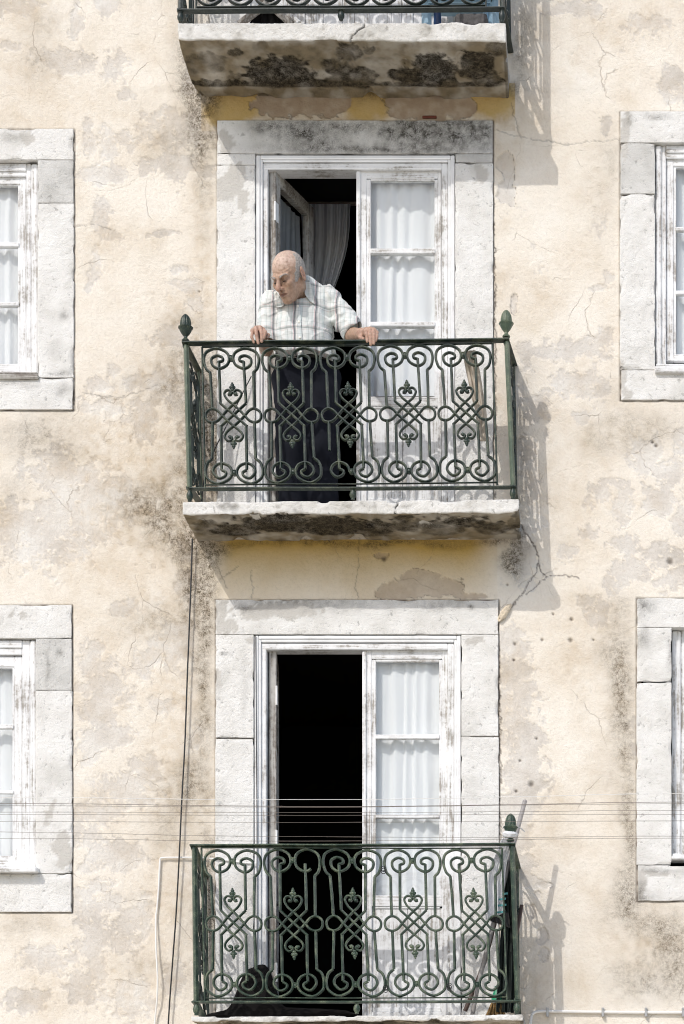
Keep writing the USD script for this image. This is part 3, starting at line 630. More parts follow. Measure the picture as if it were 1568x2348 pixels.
def french_door(h, head, leafp, leaf, bars, glass, lowrail, bottom, name_label):
    """h: hole; the frame is two mouldings; right leaf closed"""
    (h0, h1, k0, k1) = h
    fr = part('french_door', building, name_label)
    obj('side_moulding', cat([bx(h0 + 1, h0 + 10, k0 + 1, k1, -.004, .09, .004), bx(h0 + 10, h0 + 16, k0 + 10, k1, .004, .09, .003)]), UP, fr)
    obj('side_moulding', cat([bx(h1 - 10, h1 - 1, k0 + 1, k1, -.004, .09, .004), bx(h1 - 16, h1 - 10, k0 + 10, k1, .004, .09, .003)]), UP, fr)
    obj('head_moulding', cat([bx(h0 + 10.5, h1 - 10.5, k0 + 1, k0 + 9, -.004, .088, .004), bx(h0 + 16.5, h1 - 16.5, k0 + 9, k0 + 16, .004, .088, .003)]), LP, fr)
    obj('frame_stile', cat([bx(h0 + 17, h0 + 28, head[0], k1, .016, .13, .004)]), UW, fr)
    obj('frame_stile', cat([bx(h1 - 31, h1 - 16.5, head[0], k1, .016, .13, .004)]), UW, fr)
    obj('frame_head', cat([bx(h0 + 17, h1 - 31, head[0], head[1], .014, .125, .004), bx(h0 + 28, h1 - 31, head[1] - 3, head[1] + 3, .125, .17, .002)]), LW, fr)
    # closed right-hand leaf
    y = .040
    a0, a1, qt = leafp
    g0, g1 = glass
    st = obj('door_leaf', cat([bx(a0, g0 - 9, qt, bottom, y, y + .045, .004), bx(a0 - 1.5, a0 + 8, qt + 2, bottom, y - .012, y - .002, .004)]), UW, fr)
    obj('hinge_stile', bx(g1 + 7, a1, qt, bottom, y, y + .045, .004), UW, fr)
    obj('glazing_bead', cat([bx(g0 - 9, g0, qt + 22, bars[-1][1], y + .004, y + .04, .002), bx(g1, g1 + 7, qt + 22, bars[-1][1], y + .004, y + .04, .002)]), UW, fr)
    obj('top_rail', cat([bx(g0 - 9, g1 + 7, qt, leaf[0], y + .001, y + .044, .003), bx(g0, g1, leaf[0], leaf[1], y + .008, y + .04, .002)]), LW, fr)
    tops = leaf[1]
    for n, (b0, b1) in enumerate(bars):
        obj('glazing_bar', bx(g0 - 1, g1 + 1, b0, b1, y - .004 if n < len(bars) - 1 else y + .002, y + .038, .003), LW, fr)
        pane(fr, g0 - 2, g1 + 2, tops - 2, b0 + 1, y + .02)
        tops = b1
    l0, l1 = lowrail
    obj('lock_rail', cat([bx(g0 - 9, g1 + 7, l0, l1 - 5, y + .002, y + .044, .003), bx(g0 - 3, g1 + 2, l1 - 5, l1, y + .008, y + .04, .003)]), LW, fr)
    mid = (g0 + g1) / 2
    obj('panel_board', bx(g0 - 9.5, mid - .6, l1 - 1, bottom - 42, y + .016, y + .034, .002), UW, fr)
    obj('panel_board', bx(mid + .6, g1 + 7.5, l1 - 1, bottom - 42, y + .016, y + .034, .002), UW, fr)
    obj('bottom_rail', cat([bx(g0 - 9, g1 + 7, bottom - 42, bottom, y + .001, y + .044, .003), bx(g0 - 6, g1 + 4, bottom - 52, bottom - 42, y + .008, y + .04, .003)]), LW, fr)
    return fr

door_up = french_door((586, 1043, 355, 1215), (374, 388), (818, 1011, 390), (409, 414), [(569.5, 580.5), (737.5, 747.5), (909, 914)], (849.5, 996), (914, 936), 1195,
                      'old white french door, one leaf open inward, behind the man')
door_low = french_door((582.5, 1057, 1456, 2375), (1475, 1489), (831.5, 1026, 1491), (1511, 1517), [(1684, 1693.5), (1867.5, 1875), (2053, 2058)], (861.5, 1006.5), (2058, 2083), 2362,
                       'old white french door with its left leaf swung fully into the dark room')

def open_leaf(door, hx, q0, q1, width, ang, y0=.05, glass=True, bars=()):
    """leaf hinged at pixel hx, swung inward by ang degrees"""
    x0 = X(hx, y0); a = math.radians(ang)
    ex = np.array([math.cos(a), math.sin(a), 0]); ey = np.array([-math.sin(a), math.cos(a), 0])
    z1, z0 = Z(q0, y0), Z(q1, y0)
    def put(vf):
        v, f = vf
        return np.array([x0, y0, 0]) + v[:, :1] * ex + v[:, 1:2] * ey + v[:, 2:] * [0, 0, 1], f
    th = .042
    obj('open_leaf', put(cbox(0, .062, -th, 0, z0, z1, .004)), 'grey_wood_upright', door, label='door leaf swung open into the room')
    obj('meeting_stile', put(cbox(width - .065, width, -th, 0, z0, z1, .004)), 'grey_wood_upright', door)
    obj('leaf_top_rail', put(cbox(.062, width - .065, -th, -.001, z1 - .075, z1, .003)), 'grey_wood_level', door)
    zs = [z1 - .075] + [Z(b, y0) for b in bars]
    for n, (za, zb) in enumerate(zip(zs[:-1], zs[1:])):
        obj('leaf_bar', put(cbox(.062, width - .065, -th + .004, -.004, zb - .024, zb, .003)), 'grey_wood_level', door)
        obj('pane', put((np.array([(.06, -.022, zb - .003), (width - .063, -.022, zb - .003), (width - .063, -.022, za + .003), (.06, -.022, za + .003)]), np.array([[0, 1, 2], [0, 2, 3]]))), 'glass', door, smooth=False)
    obj('leaf_panel', put(cbox(.062, width - .065, -.03, -.012, z0, zs[-1] - .024, .003)), 'old_board', door)
    for hz in (.12, .5, .85):
        zc = z1 - (z1 - z0) * hz
        obj('hinge', cat([put(cbox(-.006, .035, -th - .003, -th + .001, zc - .055, zc + .055, .001)), put(tube([[-.004, -th, zc - .055], [-.004, -th, zc + .055]], .006))]), UP, door)
    return put
put_up = open_leaf(door_up, 616.5, 391, 1195, .47, 70, .052, True, (565, 735, 905))
put_low = open_leaf(door_low, 617, 1490, 2360, .47, 97, .052, True, (1680, 1865, 2045))

# top storey door: shut boards
tl = part('boarded_door', building, 'shut plank door of the balcony above')
for a, b in ((576, 590), (1026, 1040)): obj('frame_stile', bx(a, b, -800, 130, .0, .09, .004), UP, tl)
xs = [590, 640, 672, 700, 742, 785, 812, 846, 897, 921, 947, 1026]
for a, b in zip(xs[:-1], xs[1:]):
    obj('plank', bx(a + .5, b - .5, -800, 135, .035 + .003 * ((a * 7) % 3), .07, .002), UW, tl)

# windows
def window(w, top, sash_q, glass_q, bars, sill, side, gx, label, wood=(UW, LW), recess=.02, sill_y=-.045, moulding=16):
    """side: +1 the visible edge is the right one, -1 the left one; gx: pixels from the hole's edge to frame, sash and glass"""
    (h0, h1, k0, k1) = w['h']
    mid = (h0 + h1) / 2
    y = recess
    fr = part('window', building, label)
    obj('frame_stile', cat([bx(h0 + .8, h0 + gx[0], top[0], sill[0], y, y + .10, .007), bx(h0 + gx[0], h0 + gx[1], top[0], sill[0], y + .012, y + .10, .004)]), wood[0], fr)
    obj('frame_stile', cat([bx(h1 - gx[0], h1 - .8, top[0], sill[0], y, y + .10, .007), bx(h1 - gx[1], h1 - gx[0], top[0], sill[0], y + .012, y + .10, .004)]), wood[0], fr)
    obj('head', cat([bx(h0 + gx[1] + .3, h1 - gx[1] - .3, top[0], top[0] + 17, y + .004, y + .10, .004), bx(h0 + gx[1] + .3, h1 - gx[1] - .3, top[0] + 17, top[1], y + .014, y + .10, .004)]), wood[1], fr)
    ys = y + .03
    for a0, a1 in ((h0 + gx[1], mid - 1), (mid + 1, h1 - gx[1])):
        w_ = gx[2] - gx[1]
        obj('sash_stile', cat([bx(a0 + .5, a0 + w_, sash_q[0], sash_q[1], ys, ys + .04, .004), bx(a0 + w_, a0 + gx[3] - gx[1], glass_q[0], glass_q[1], ys + .006, ys + .036, .002)]), wood[0], fr)
        obj('sash_stile', cat([bx(a1 - w_, a1 - .5, sash_q[0], sash_q[1], ys, ys + .04, .004), bx(a1 - gx[3] + gx[1], a1 - w_, glass_q[0], glass_q[1], ys + .006, ys + .036, .002)]), wood[0], fr)
        g0, g1 = a0 + gx[3] - gx[1], a1 - gx[3] + gx[1]
        obj('sash_rail', cat([bx(a0 + w_, a1 - w_, sash_q[0], glass_q[0] - 4, ys + .001, ys + .038, .003), bx(a0 + w_, a1 - w_, glass_q[0] - 4, glass_q[0], ys + .008, ys + .034, .002)]), wood[1], fr)
        obj('sash_rail', bx(a0 + w_, a1 - w_, glass_q[1], sash_q[1], ys + .001, ys + .038, .003), wood[1], fr)
        q = glass_q[0]
        for b0, b1 in bars:
            obj('glazing_bar', bx(g0 - 2, g1 + 2, b0, b1, ys - .003, ys + .034, .003), wood[1], fr)
            pane(fr, g0 - 1, g1 + 1, q - 1, b0 + 1, ys + .02); q = b1
        pane(fr, g0 - 1, g1 + 1, q - 1, glass_q[1] + 1, ys + .02)
    obj('sill', cat([bx(h0 - 1, h1 + .5, sill[0], sill[1], sill_y, .13, .006), bx(h0 + 2, h1 - 2, sill[0] - 4, sill[0] + .5, -.002, .13, .003)]), sill[2], fr)
    return fr
window(WINDOWS[0], (375, 404), (407, 857), (426, 834), [(555.5, 564.5), (692.5, 700.5)], (857, 868, GL), 1, (16, 27, 41, 46), 'weathered white window left of the man with a grey sill', recess=.022, sill_y=-.03)
window(WINDOWS[1], (1468, 1501), (1505, 1985), (1532, 1962), [(1661, 1670), (1811, 1819)], (1986.5, 1999, LW), 1, (14, 32, 50, 54), 'peeling white window at lower left with a jutting board sill', recess=.006, sill_y=-.075)
window(WINDOWS[2], (333, 363), (364, 827), (385, 812), [(520, 528), (666, 674)], (838, 852.5, LW), -1, (15, 25, 42, 48), 'grey streaked white window at upper right with thin sill', recess=.012, sill_y=-.04)
window(WINDOWS[3], (1446, 1476), (1478, 1958), (1500, 1940), [(1640, 1648), (1790, 1798)], (1961, 1969.5, LW), -1, (21, 32, 48, 54), 'white window barely in view at the lower right edge', recess=.045, sill_y=-.02)

# curtains: hang behind the glass, things of their own
def curtain(p0, p1, q0, q1, y, folds, amp, seed, label, m='white_curtain'):
    return obj('curtain', cloth_sheet(p0, p1, q0, q1, y, folds, amp, seed), m, None, smooth=True, label=label, cat='curtain')
curtain(838, 1006, 412, 908, .10, 5.0, .012, 1, 'white pleated curtain behind the closed door leaf beside the man')
curtain(850, 1018, 1515, 2056, .10, 5.8, .012, 2, 'white pleated curtain behind the lower door glass')
curtain(-86, 60, 425, 836, .115, 3.6, .012, 3, 'white curtain behind the upper left window panes')
curtain(-88, 58, 1530, 1966, .105, 4.0, .012, 4, 'white curtain behind the lower left window panes')
curtain(1528, 1680, 388, 814, .105, 4.5, .010, 5, 'white curtain behind the upper right window panes')
curtain(1566, 1716, 1500, 1942, .15, 6.0, .010, 6, 'white curtain behind the lower right window, hardly in view')
# the pulled-back curtain in the open doorway
def pulled():
    nx, nz = 90, 40
    u = np.linspace(0, 1, nx); t = np.linspace(0, 1, nz); Ug, Tg = np.meshgrid(u, t, indexing='ij')
    l = 690 + 14 * Tg ** 1.2; r = 803 - 10 * Tg - 62 * sstep(Tg, .12, .98) ** 1.25
    ph = 2 * np.pi * 5.2 * (Ug + .04 * np.sin(7 * Ug))
    yy = .74 + .022 * np.sin(ph) * (1 - .35 * Tg) + .010 * np.sin(2.1 * ph + 1)
    pp = l + (r - l) * Ug; qq = 468 + 330 * Tg
    v = np.stack([X(pp, yy), yy, Z(qq, yy)], -1).reshape(-1, 3)
    i, j = np.meshgrid(np.arange(nx - 1), np.arange(nz - 1), indexing='ij')
    a = np.stack([i * nz + j, i * nz + j + 1, (i + 1) * nz + j + 1, (i + 1) * nz + j], -1).reshape(-1, 4)
    return v, np.vstack([a[:, [0, 1, 2]], a[:, [0, 2, 3]]])
obj('curtain', pulled(), 'white_cloth', None, smooth=True, label='grey looking curtain drawn aside in the dark doorway behind the man', cat='curtain')
def leaf_curtain():
    v, f = cloth_sheet(0, 1, 0, 1, 0, 5.0, .008, 9)
    nz = 26; uu, tt = np.meshgrid(np.linspace(0, 1, 120), np.linspace(0, 1, nz), indexing='ij')
    yy = v[:, 1]; z1, z0 = Z(425, .052), Z(905, .052)
    w = np.stack([.065 + .345 * uu.ravel(), .012 + yy, z1 + (z0 - z1) * tt.ravel()], -1)
    return put_up((w, f))
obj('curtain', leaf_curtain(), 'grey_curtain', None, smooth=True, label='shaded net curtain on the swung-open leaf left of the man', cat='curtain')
obj('pelmet', cbox(X(640, .8), X(1000, .8), .80, .83, Z(467, .8), Z(451, .8), .003), 'pelmet_brown', building, label='brown curtain board inside the upper doorway')
obj('wall_strip', cbox(X(700, 1.9), X(1000, 1.9), 1.90, 1.98, Z(609, 1.9), Z(580, 1.9), .003), 'brown_beam', building)

# ------------------------------------------------------------------ balconies
def slab_shape(p0, p1, qt0, qt1, qb0, qb1, d, seed, steps, drop=0.02):
    """front face corners in pixels at depth -d: top left/right, bottom left/right"""
    x0, x1 = X(p0, -d), X(p1, -d)
    zt0, zt1, zb0, zb1 = Z(qt0, -d), Z(qt1, -d), Z(qb0, -d), Z(qb1, -d)
    zt, zb = (zt0 + zt1) / 2, (zb0 + zb1) / 2
    v, f = stone_block(x0, x1, -d, .02, zb, zt, step=.0065, r=.007, amp=.0046, seed=seed)
    s = (v[:, 0] - x0) / (x1 - x0)
    h = (v[:, 2] - zb) / (zt - zb)
    v[:, 2] += (1 - h) * ((1 - s) * (zb0 - zb) + s * (zb1 - zb)) + h * ((1 - s) * (zt0 - zt) + s * (zt1 - zt))
    back = (v[:, 1] + d) / d
    v[:, 2] -= drop * back * (1 - h)
    und = np.clip(1 - h * 3, 0, 1)
    v[:, 2] += (fbm(v * 9 + seed, 3, seed + 40) - .5) * .022 * und
    v[:, 1] += (fbm(v * 6 + seed, 3, seed + 41) - .5) * .012 * np.clip(1 - back * 8, 0, 1)
    v[:, 2] += (fbm(v * 5 + seed * 2, 3, seed + 42) - .5) * .012 * np.clip(h * 2 - 1, 0, 1)
    return v, f, h, back
UNDER = {1: [(470, 145, 50, 26, .35), (540, 120, 20, 10, .7), (535, 175, 20, 12, .5), (640, 165, 80, 36, 1.0), (600, 160, 40, 26, .9), (775, 165, 36, 34, .75), (800, 120, 30, 20, .6), (830, 180, 30, 24, .7), (845, 115, 14, 10, .7), (940, 170, 50, 20, 1.0), (1000, 160, 60, 34, 1.0), (1090, 150, 46, 34, 1.0), (1120, 180, 40, 20, .8), (1140, 110, 26, 20, .6), (500, 190, 60, 10, .8), (700, 192, 200, 8, .8), (1000, 192, 160, 8, .8)],
         2: [(480, 1210, 40, 16, .5), (540, 1215, 60, 14, .9), (640, 1200, 100, 20, .95), (760, 1205, 100, 22, 1.0), (700, 1190, 60, 10, .7), (850, 1210, 60, 20, .8), (930, 1200, 40, 20, .7), (1010, 1210, 60, 18, .6), (1060, 1195, 50, 14, .9), (1130, 1210, 40, 16, .6), (1180, 1200, 16, 24, .5)],
         3: [(560, 2342, 40, 10, .6), (800, 2345, 160, 10, .8), (1020, 2342, 60, 10, .7)]}
def balcony(which, p0, p1, qt0, qt1, qb0, qb1, d, seed, label, drop, crack=None):
    v, f, h, back = slab_shape(p0, p1, qt0, qt1, qb0, qb1, d, seed, 0, drop)
    p, q = pix(v)
    if crack is not None:
        cd = seg_dist(p + (fbm(v * 45, 3, 4) - .5) * 12, q + (fbm(v * 45 + 9, 3, 4) - .5) * 6, crack)
        v[:, 1] += np.where((back < .05), np.clip(1.3 - cd / 1.3, 0, 1) * .010, 0)
    w = stone_wear(v, 0)
    wear_and_shade = w['wear_and_shade']; 
    xyz = v * 10
    n = fbm(xyz * 1.0 + 3, 4, 51) - .5; n2 = fbm(xyz * 2.6 + 9, 4, 52) - .5
    bottom = (h < .28) & (back > .02)
    gr = np.zeros(len(v))
    for cx, cy, rx, ry, s in UNDER[which]:
        r2 = ((p + n * 30 - cx) / rx) ** 2 + ((q + n2 * 14 - cy) / ry) ** 2
        gr = np.maximum(gr, s * sstep(1.25 - r2 + n2 * 1.6, -.05, .5))
    gr = np.clip(gr + n2 * 1.1 + n * .5 + .08, 0, 1) * np.where(bottom, 1, 0)
    wear_and_shade[:, 2] = np.where(bottom, np.clip(.86 + n * 1.5, 0, 1), np.clip(n2 * .8 + .02, 0, .3))  # underside base colour darkened to stand in for shade
    wear_and_shade[:, 1] = np.where(bottom, gr, np.clip(np.clip(n + n2 - .10, 0, 1) * 1.1, 0, 1))
    side = (np.abs(v[:, 0] - X(p1, -d)) < .02) & (back > .02)
    wear_and_shade[side, 1] = np.maximum(wear_and_shade[side, 1], .6)
    if crack is not None: wear_and_shade[:, 1] = np.maximum(wear_and_shade[:, 1], np.clip(1.7 - cd / 1.3, 0, 1) * (back < .05))
    wear_and_shade[:, 0] *= .0
    return obj('balcony', (v, f), 'balcony_stone', building, smooth=True, color={'wear_and_shade': wear_and_shade}, label=label)
b_mid = balcony(2, 418.5, 1190, 1151.5, 1144, 1180, 1175, .40, 61, 'balcony slab the man stands on, cracked lip and mouldy underside with painted shade', .012, [(908, 1140), (914, 1152), (905, 1163), (906, 1176), (913, 1190)])
b_top = balcony(1, 407, 1159.5, 53, 52, 91, 94, .50, 67, 'cracked balcony slab overhead, mould and painted shade under it', .03, [(836, 44), (834, 62), (818, 72), (806, 84), (806, 100)])
b_low = balcony(3, 438, 1199, 2331, 2326, 2342, 2339, .50, 71, 'thin balcony slab at the bottom edge', .02)

def unit_paths():
    """one panel of scroll work in unit coordinates (u across, v down), read as (x, y) of a sketch"""
    c = lambda L: [((x - 333 - (y - 215) * .0259) / 566.0, (y - 102) / 1352.0) for x, y in L]
    top = c(spline([(128, 355), (86, 312), (66, 225), (92, 152), (190, 116), (284, 152), (313, 215), (290, 280), (215, 315), (152, 282), (141, 220), (192, 188), (244, 203), (250, 236), (213, 250)], 84))
    bot = c(spline([(152, 1198), (106, 1240), (90, 1320), (112, 1392), (205, 1440), (305, 1400), (340, 1335), (312, 1268), (238, 1240), (178, 1272), (164, 1330), (215, 1384), (270, 1368), (284, 1330), (246, 1306)], 84))
    bars = [c([(128, 355), (146, 712)]), c([(213, 247), (223, 660)]), c([(150, 846), (153, 1198)]), c([(232, 888), (243, 1305)])]
    loop_a = c(spline([(350, 882), (290, 828), (240, 778), (195, 730), (146, 713), (98, 738), (82, 780), (100, 828), (150, 846), (200, 828), (240, 783), (293, 722), (345, 671)], 60))
    heart_t = c(spline([(345, 671), (396, 626), (424, 570), (404, 536), (370, 534), (352, 556), (366, 578), (388, 574)], 36))
    heart_b = c(spline([(350, 882), (418, 940), (438, 985), (412, 1024), (378, 1020), (368, 996), (386, 982), (404, 992)], 36))
    diag = c([(223, 660), (480, 888)])
    return top, bot, bars, loop_a, heart_t, heart_b, diag
UNIT = unit_paths()
def bud(parent, f, u, v, up, nrm, m, sc):
    """cast leaf bud: small stacked lumps"""
    parts = []
    for dv, r, flat in ((0, .011, .8), (.018, .0135, .8), (.034, .0105, .9), (.047, .006, 1.1)):
        s = trimesh.creation.icosphere(2, 1.0); s.vertices *= [r * sc, r * .75 * sc, r * flat * sc]
        c = f(u, v - dv * up); s.apply_translation(c + nrm * .004); parts.append(arr(s))
    for du in (-.055, .055):
        s = trimesh.creation.icosphere(2, .0095 * sc); s.apply_translation(f(u + du, v + .030 * up) + nrm * .004); parts.append(arr(s))
        s = trimesh.creation.icosphere(1, .007 * sc); s.vertices *= [1.2, .7, 1.4]; s.apply_translation(f(u + du * .55, v - .016 * up) + nrm * .005); parts.append(arr(s))
    obj('leaf_bud', cat(parts), m, parent, smooth=True)
def scroll_panel(parent, f, i, nrm, m, w=.0148, d=.020, skip=(), rng=None):
    top, bot, bars, loop_a, ht, hb, diag = UNIT
    mp = lambda L, s=1: np.array([f(i + .5 + s * u, v) for u, v in L])
    for s, k in ((1, 'L'), (-1, 'R')):
        if 'top' + k not in skip: obj('scroll', ribbon(mp(top, s), nrm, w, d), m, parent)
        elif 'short' in skip: obj('scroll', ribbon(mp(top[:len(top) * 9 // 14], s), nrm, w, d), m, parent)
        if 'bot' + k not in skip: obj('scroll', ribbon(mp(bot, s), nrm, w, d), m, parent)
        elif 'part' in skip: obj('scroll', ribbon(mp(bot[len(bot) * 6 // 14:], s), nrm, w, d), m, parent)
        for n, b in enumerate(bars):
            L = b
            if n == 2 and 'bot' + k in skip: L = [b[0], (b[1][0], b[0][1] + .8 * (b[1][1] - b[0][1]))]
            obj('baluster', ribbon(mp([L[0], ((L[0][0] + L[1][0]) / 2, (L[0][1] + L[1][1]) / 2), L[1]], s) + nrm * .001, nrm, w * 1.05, d), m, parent)
        obj('knot', ribbon(mp(loop_a, s) + nrm * (.0012 * s), nrm, w * .92, d), m, parent)
        obj('knot', ribbon(mp([diag[0], ((diag[0][0] + diag[1][0]) / 2, (diag[0][1] + diag[1][1]) / 2), diag[1]], s) + nrm * (.0024 * s), nrm, w * .92, d), m, parent)
        obj('heart', ribbon(mp(ht, s) + nrm * .0012, nrm, w * .85, d), m, parent)
        obj('heart', ribbon(mp(hb, s) + nrm * .0012, nrm, w * .85, d), m, parent)
    for v in (.084, .912):
        c = f(i + .5, v)
        prof = [(.0, -.016), (.016, -.016), (.016, .006), (.013, .009), (.009, .006), (.007, .010), (.0, .011)]
        vv, ff = lathe(prof, [0, 0, 0], 14)
        s2 = np.cross([0, 0, 1.0], nrm); R = np.stack([s2, [0, 0, 1.0], nrm], 1) if False else np.stack([s2, np.cross(nrm, s2), nrm], 1)
        obj('rosette', (vv @ R.T + c, ff), m, parent)
    sc = 1.0
    bud(parent, f, i + .5, .318, 1, nrm, m, sc); bud(parent, f, i + .5, .690, -1, nrm, m, sc)

FIN = [(.020, 0), (.022, .006), (.018, .012), (.011, .018), (.010, .028), (.016, .034), (.026, .048), (.033, .062), (.035, .070), (.040, .073), (.041, .079), (.036, .082), (.030, .084), (.0305, .094), (.0295, .108), (.026, .124), (.019, .139), (.010, .149), (.002, .153)]
FRIB = [0, 0, 0, 0, 0, 0, .05, .06, .06, .06, .08, .05, .10, .13, .13, .13, .12, .08, 0]
FOOT = [(.010, 0), (.012, .003), (.010, .006), (.017, .016), (.019, .026), (.016, .038), (.011, .046), (.012, .05), (.014, .053)]
def railing(slab, tl, tr, bl, br, d, rail_t, rail_b, posts, m, mp_, finials, feet, top_rail=True, skips={}, sides=True, rear=None, units=5):
    """scroll corners tl.. in pixels at depth -d; rails and posts in pixels too"""
    y = -d
    def f(u, v):
        u = u / units
        a = np.array(tl) * (1 - u) + np.array(tr) * u; b = np.array(bl) * (1 - u) + np.array(br) * u
        p, q = a * (1 - v) + b * v
        w = np.array([[u * 7.0 * units / 5, v * 2.2, d * 9], [u * 7.0 * units / 5 + 40, v * 2.2, d * 9], [u * 4 + 80, v * 2, d * 9]])
        nx_, nz_, ny_ = noise(w, 5) - .5
        return P(p + nx_ * 5, q + nz_ * 4, y + ny_ * .014)
    nrm = np.array([0, -1.0, 0])
    for i in range(units): scroll_panel(slab, f, i, nrm, m, skip=skips.get(i, ()))
    def bar(name, a, b, h, dep, mm, off=0.0, w2=None):
        pa, pb = P(*a, y + off), P(*b, y + off)
        n = 12; t = np.linspace(0, 1, n)[:, None]
        pts = pa + (pb - pa) * t; pts[:, 2] += (noise(np.stack([pts[:, 0] * 3, pts[:, 0] * 0, pts[:, 0] * 0], -1), 3) - .5) * .005
        obj(name, ribbon(pts, nrm, h, dep), mm, slab)
    (a, b) = rail_t; hgt = .017
    if top_rail: bar('top_rail', a, b, hgt, .044, m, -.004)
    bar('upper_strip', (tl[0], tl[1]), (tr[0], tr[1]), .007, .014, m)
    bar('lower_strip', (bl[0], bl[1]), (br[0], br[1]), .007, .014, m)
    (a, b) = rail_b; bar('bottom_rail', a, b, .015, .036, m, -.004)
    for (pa, pb) in ((tl, bl), (tr, br)):
        q0 = rail_t[0][1] if pa is tl else rail_t[1][1]
        pts = np.array([P(pa[0], pa[1], y), P((pa[0] + pb[0]) / 2, (pa[1] + pb[1]) / 2, y), P(pb[0], pb[1] + 6, y)])
        obj('edge_bar', ribbon(pts, nrm, .011, .012), m, slab)
    for n, (pt, pb) in enumerate(posts):
        pts = np.linspace(P(*pt, y), P(*pb, y), 6)
        obj('corner_post', ribbon(pts, nrm, .028, .028), mp_, slab)
    for (fp, fq, mm) in finials:
        c = P(fp, fq, y); obj('finial', lathe(FIN, c, 60, FRIB), mm, slab, smooth=50)
    for (fp, q0, q1) in feet:
        z0, z1 = Z(q1, y), Z(q0, y)
        obj('foot', lathe([(r_, z_ / .053 * (z1 - z0)) for r_, z_ in FOOT], P(fp, q1, y), 16), m, slab, smooth=60)
    if sides:
        for n, ((pt, pb), (rt, rb)) in enumerate(zip(posts, rear)):
            A, B, C, E = P(*pt, y), P(*rt, 0.0), P(*pb, y), P(*rb, 0.0)
            def fs(u, v, A=A, B=B, C=C, E=E):
                k = .08 + .86 * u; w_ = .055 + .90 * v
                return (A * (1 - k) + B * k) * (1 - w_) + (C * (1 - k) + E * k) * w_
            sn = np.array([1.0, 0, 0]) if n == 0 else np.array([1.0, 0, 0])
            scroll_panel(slab, fs, 0, sn, 'iron_black', w=.010, d=.010)
            for nm, (a_, b_), h_ in (('side_top_rail', (A, B), .017), ('side_bottom_rail', (C, E), .015)):
                obj(nm, ribbon(np.linspace(a_, b_, 5), sn, h_, .036), m, slab)
            for k in (.10, .93):
                a_, c_ = A * (1 - k) + B * k, C * (1 - k) + E * k
                obj('edge_bar', ribbon(np.linspace(a_, c_, 5), np.array([0, -1.0, 0]), .016, .012), mp_ if n == 0 else m, slab)
railing(b_mid, (463, 796), (1128.5, 787), (470, 1112), (1140, 1105.5), .345, ((418, 787.5), (1168, 779)), ((434, 1121.5), (1184, 1116.5)),
        [((426, 792), (434, 1118)), ((1161.5, 784), (1176, 1114))], 'iron_dark', 'iron_post', [(425.5, 783.5, 'iron_dark'), (1160.5, 774, 'iron_post')],
        [(435, 1124, 1150), (809, 1121, 1146), (1176, 1118, 1144)], skips={2: ('botL', 'part')}, rear=[((456.7, 853), (464, 1160)), ((1179, 838), (1184, 1160))])
railing(b_low, (461.5, 1944), (1150.5, 1944), (469.5, 2289), (1162, 2286), .45, ((436, 1939), (1181, 1935)), ((440, 2298), (1194, 2295)),
        [((445, 1942), (449, 2296)), ((1174, 1940), (1186, 2292))], 'iron_green', 'iron_green', [(1170.5, 1929, 'iron_green')],
        [(450, 2300, 2328), (818, 2300, 2324), (1185, 2297, 2324)], skips={1: ('topR', 'short')}, rear=[((472, 2012), (480, 2365)), ((1187, 1990), (1189, 2362))])
railing(b_top, (449.5, -305), (1113.5, -312), (449.5, 17), (1113.5, 12.5), .44, ((407, -312), (1158, -318)), ((408, 26), (1157, 20)),
        [((411, -306), (413, 22)), ((1149, -312), (1151.5, 18))], 'iron_black', 'iron_black', [(411, -316, 'iron_black'), (1149, -322, 'iron_black')],
        [(414, 28, 52), (782, 25, 47), (1151, 22, 52)], rear=[((440, -190), (445, 130)), ((1166, -195), (1170, 120))])
# ------------------------------------------------------------------ cables, pipes and wires
def line(name, px, y, r, m, label, cat_, group=None, parent=None, n=60, sides=8):
    """px: facade pixels; y: one depth or a list"""
    ys = np.broadcast_to(y, (len(px),))
    pts = spline([P(a, b, c) for (a, b), c in zip(px, ys)], n)
    return obj(name, tube(pts, r, sides), m, parent, smooth=60, label=label, cat=cat_, group=group)
line('cable', [(441, 1236), (438, 1330), (433, 1460), (429, 1560), (424, 1700), (417, 1830), (411, 1960), (404, 2090), (396, 2200), (388, 2310), (383, 2400)], -.032, .0045, 'black_cable',
     'black cable dropping down the wall left of the lower balcony', 'cable')
line('cable', [(586, 1458), (587, 1600), (588, 1760), (589, 1900), (589, 2060), (590, 2360)], -.010, .0022, 'black_cable', 'thin dark lead running down the left frame of the lower door', 'cable')
line('conduit', [(475, 1967), (440, 1966), (400, 1966), (375, 1966.5), (369, 1968), (366.5, 1974), (364, 2030), (360, 2080), (357, 2110), (358, 2180), (361, 2240), (360, 2290), (356, 2330), (352, 2390)],
     [-.014, -.014, -.014, -.014, -.014, -.014, -.014, -.014, -.018, -.03, -.04, -.035, -.02, -.014], .0048, 'white_pipe', 'white bent conduit pipe on the wall beside the lower balcony', 'pipe', n=120)
line('conduit', [(588, 1980), (560, 1978), (530, 1974), (500, 1970), (480, 1968)], -.02, .004, 'white_pipe', 'short white lead crossing the stone behind the lower railing', 'pipe')
cp = line('conduit', [(1215, 2400), (1216, 2360), (1217, 2338), (1221, 2325), (1232, 2319.5), (1262, 2318.5), (1360, 2320), (1460, 2321), (1568, 2321), (1640, 2321)], -.016, .0085, 'white_pipe',
          'white pipe clipped along the wall at lower right', 'pipe', n=140)
for p_ in (1255, 1382, 1481, 1566):
    obj('pipe_clip', cat([bx(p_ - 3, p_ + 3, 2310, 2331, -.028, .006, .002), tube([P(p_, 2312.5, -.034), P(p_, 2312.5, -.024)], .004), tube([P(p_, 2329, -.034), P(p_, 2329, -.024)], .004)]), 'grey_metal', cp)
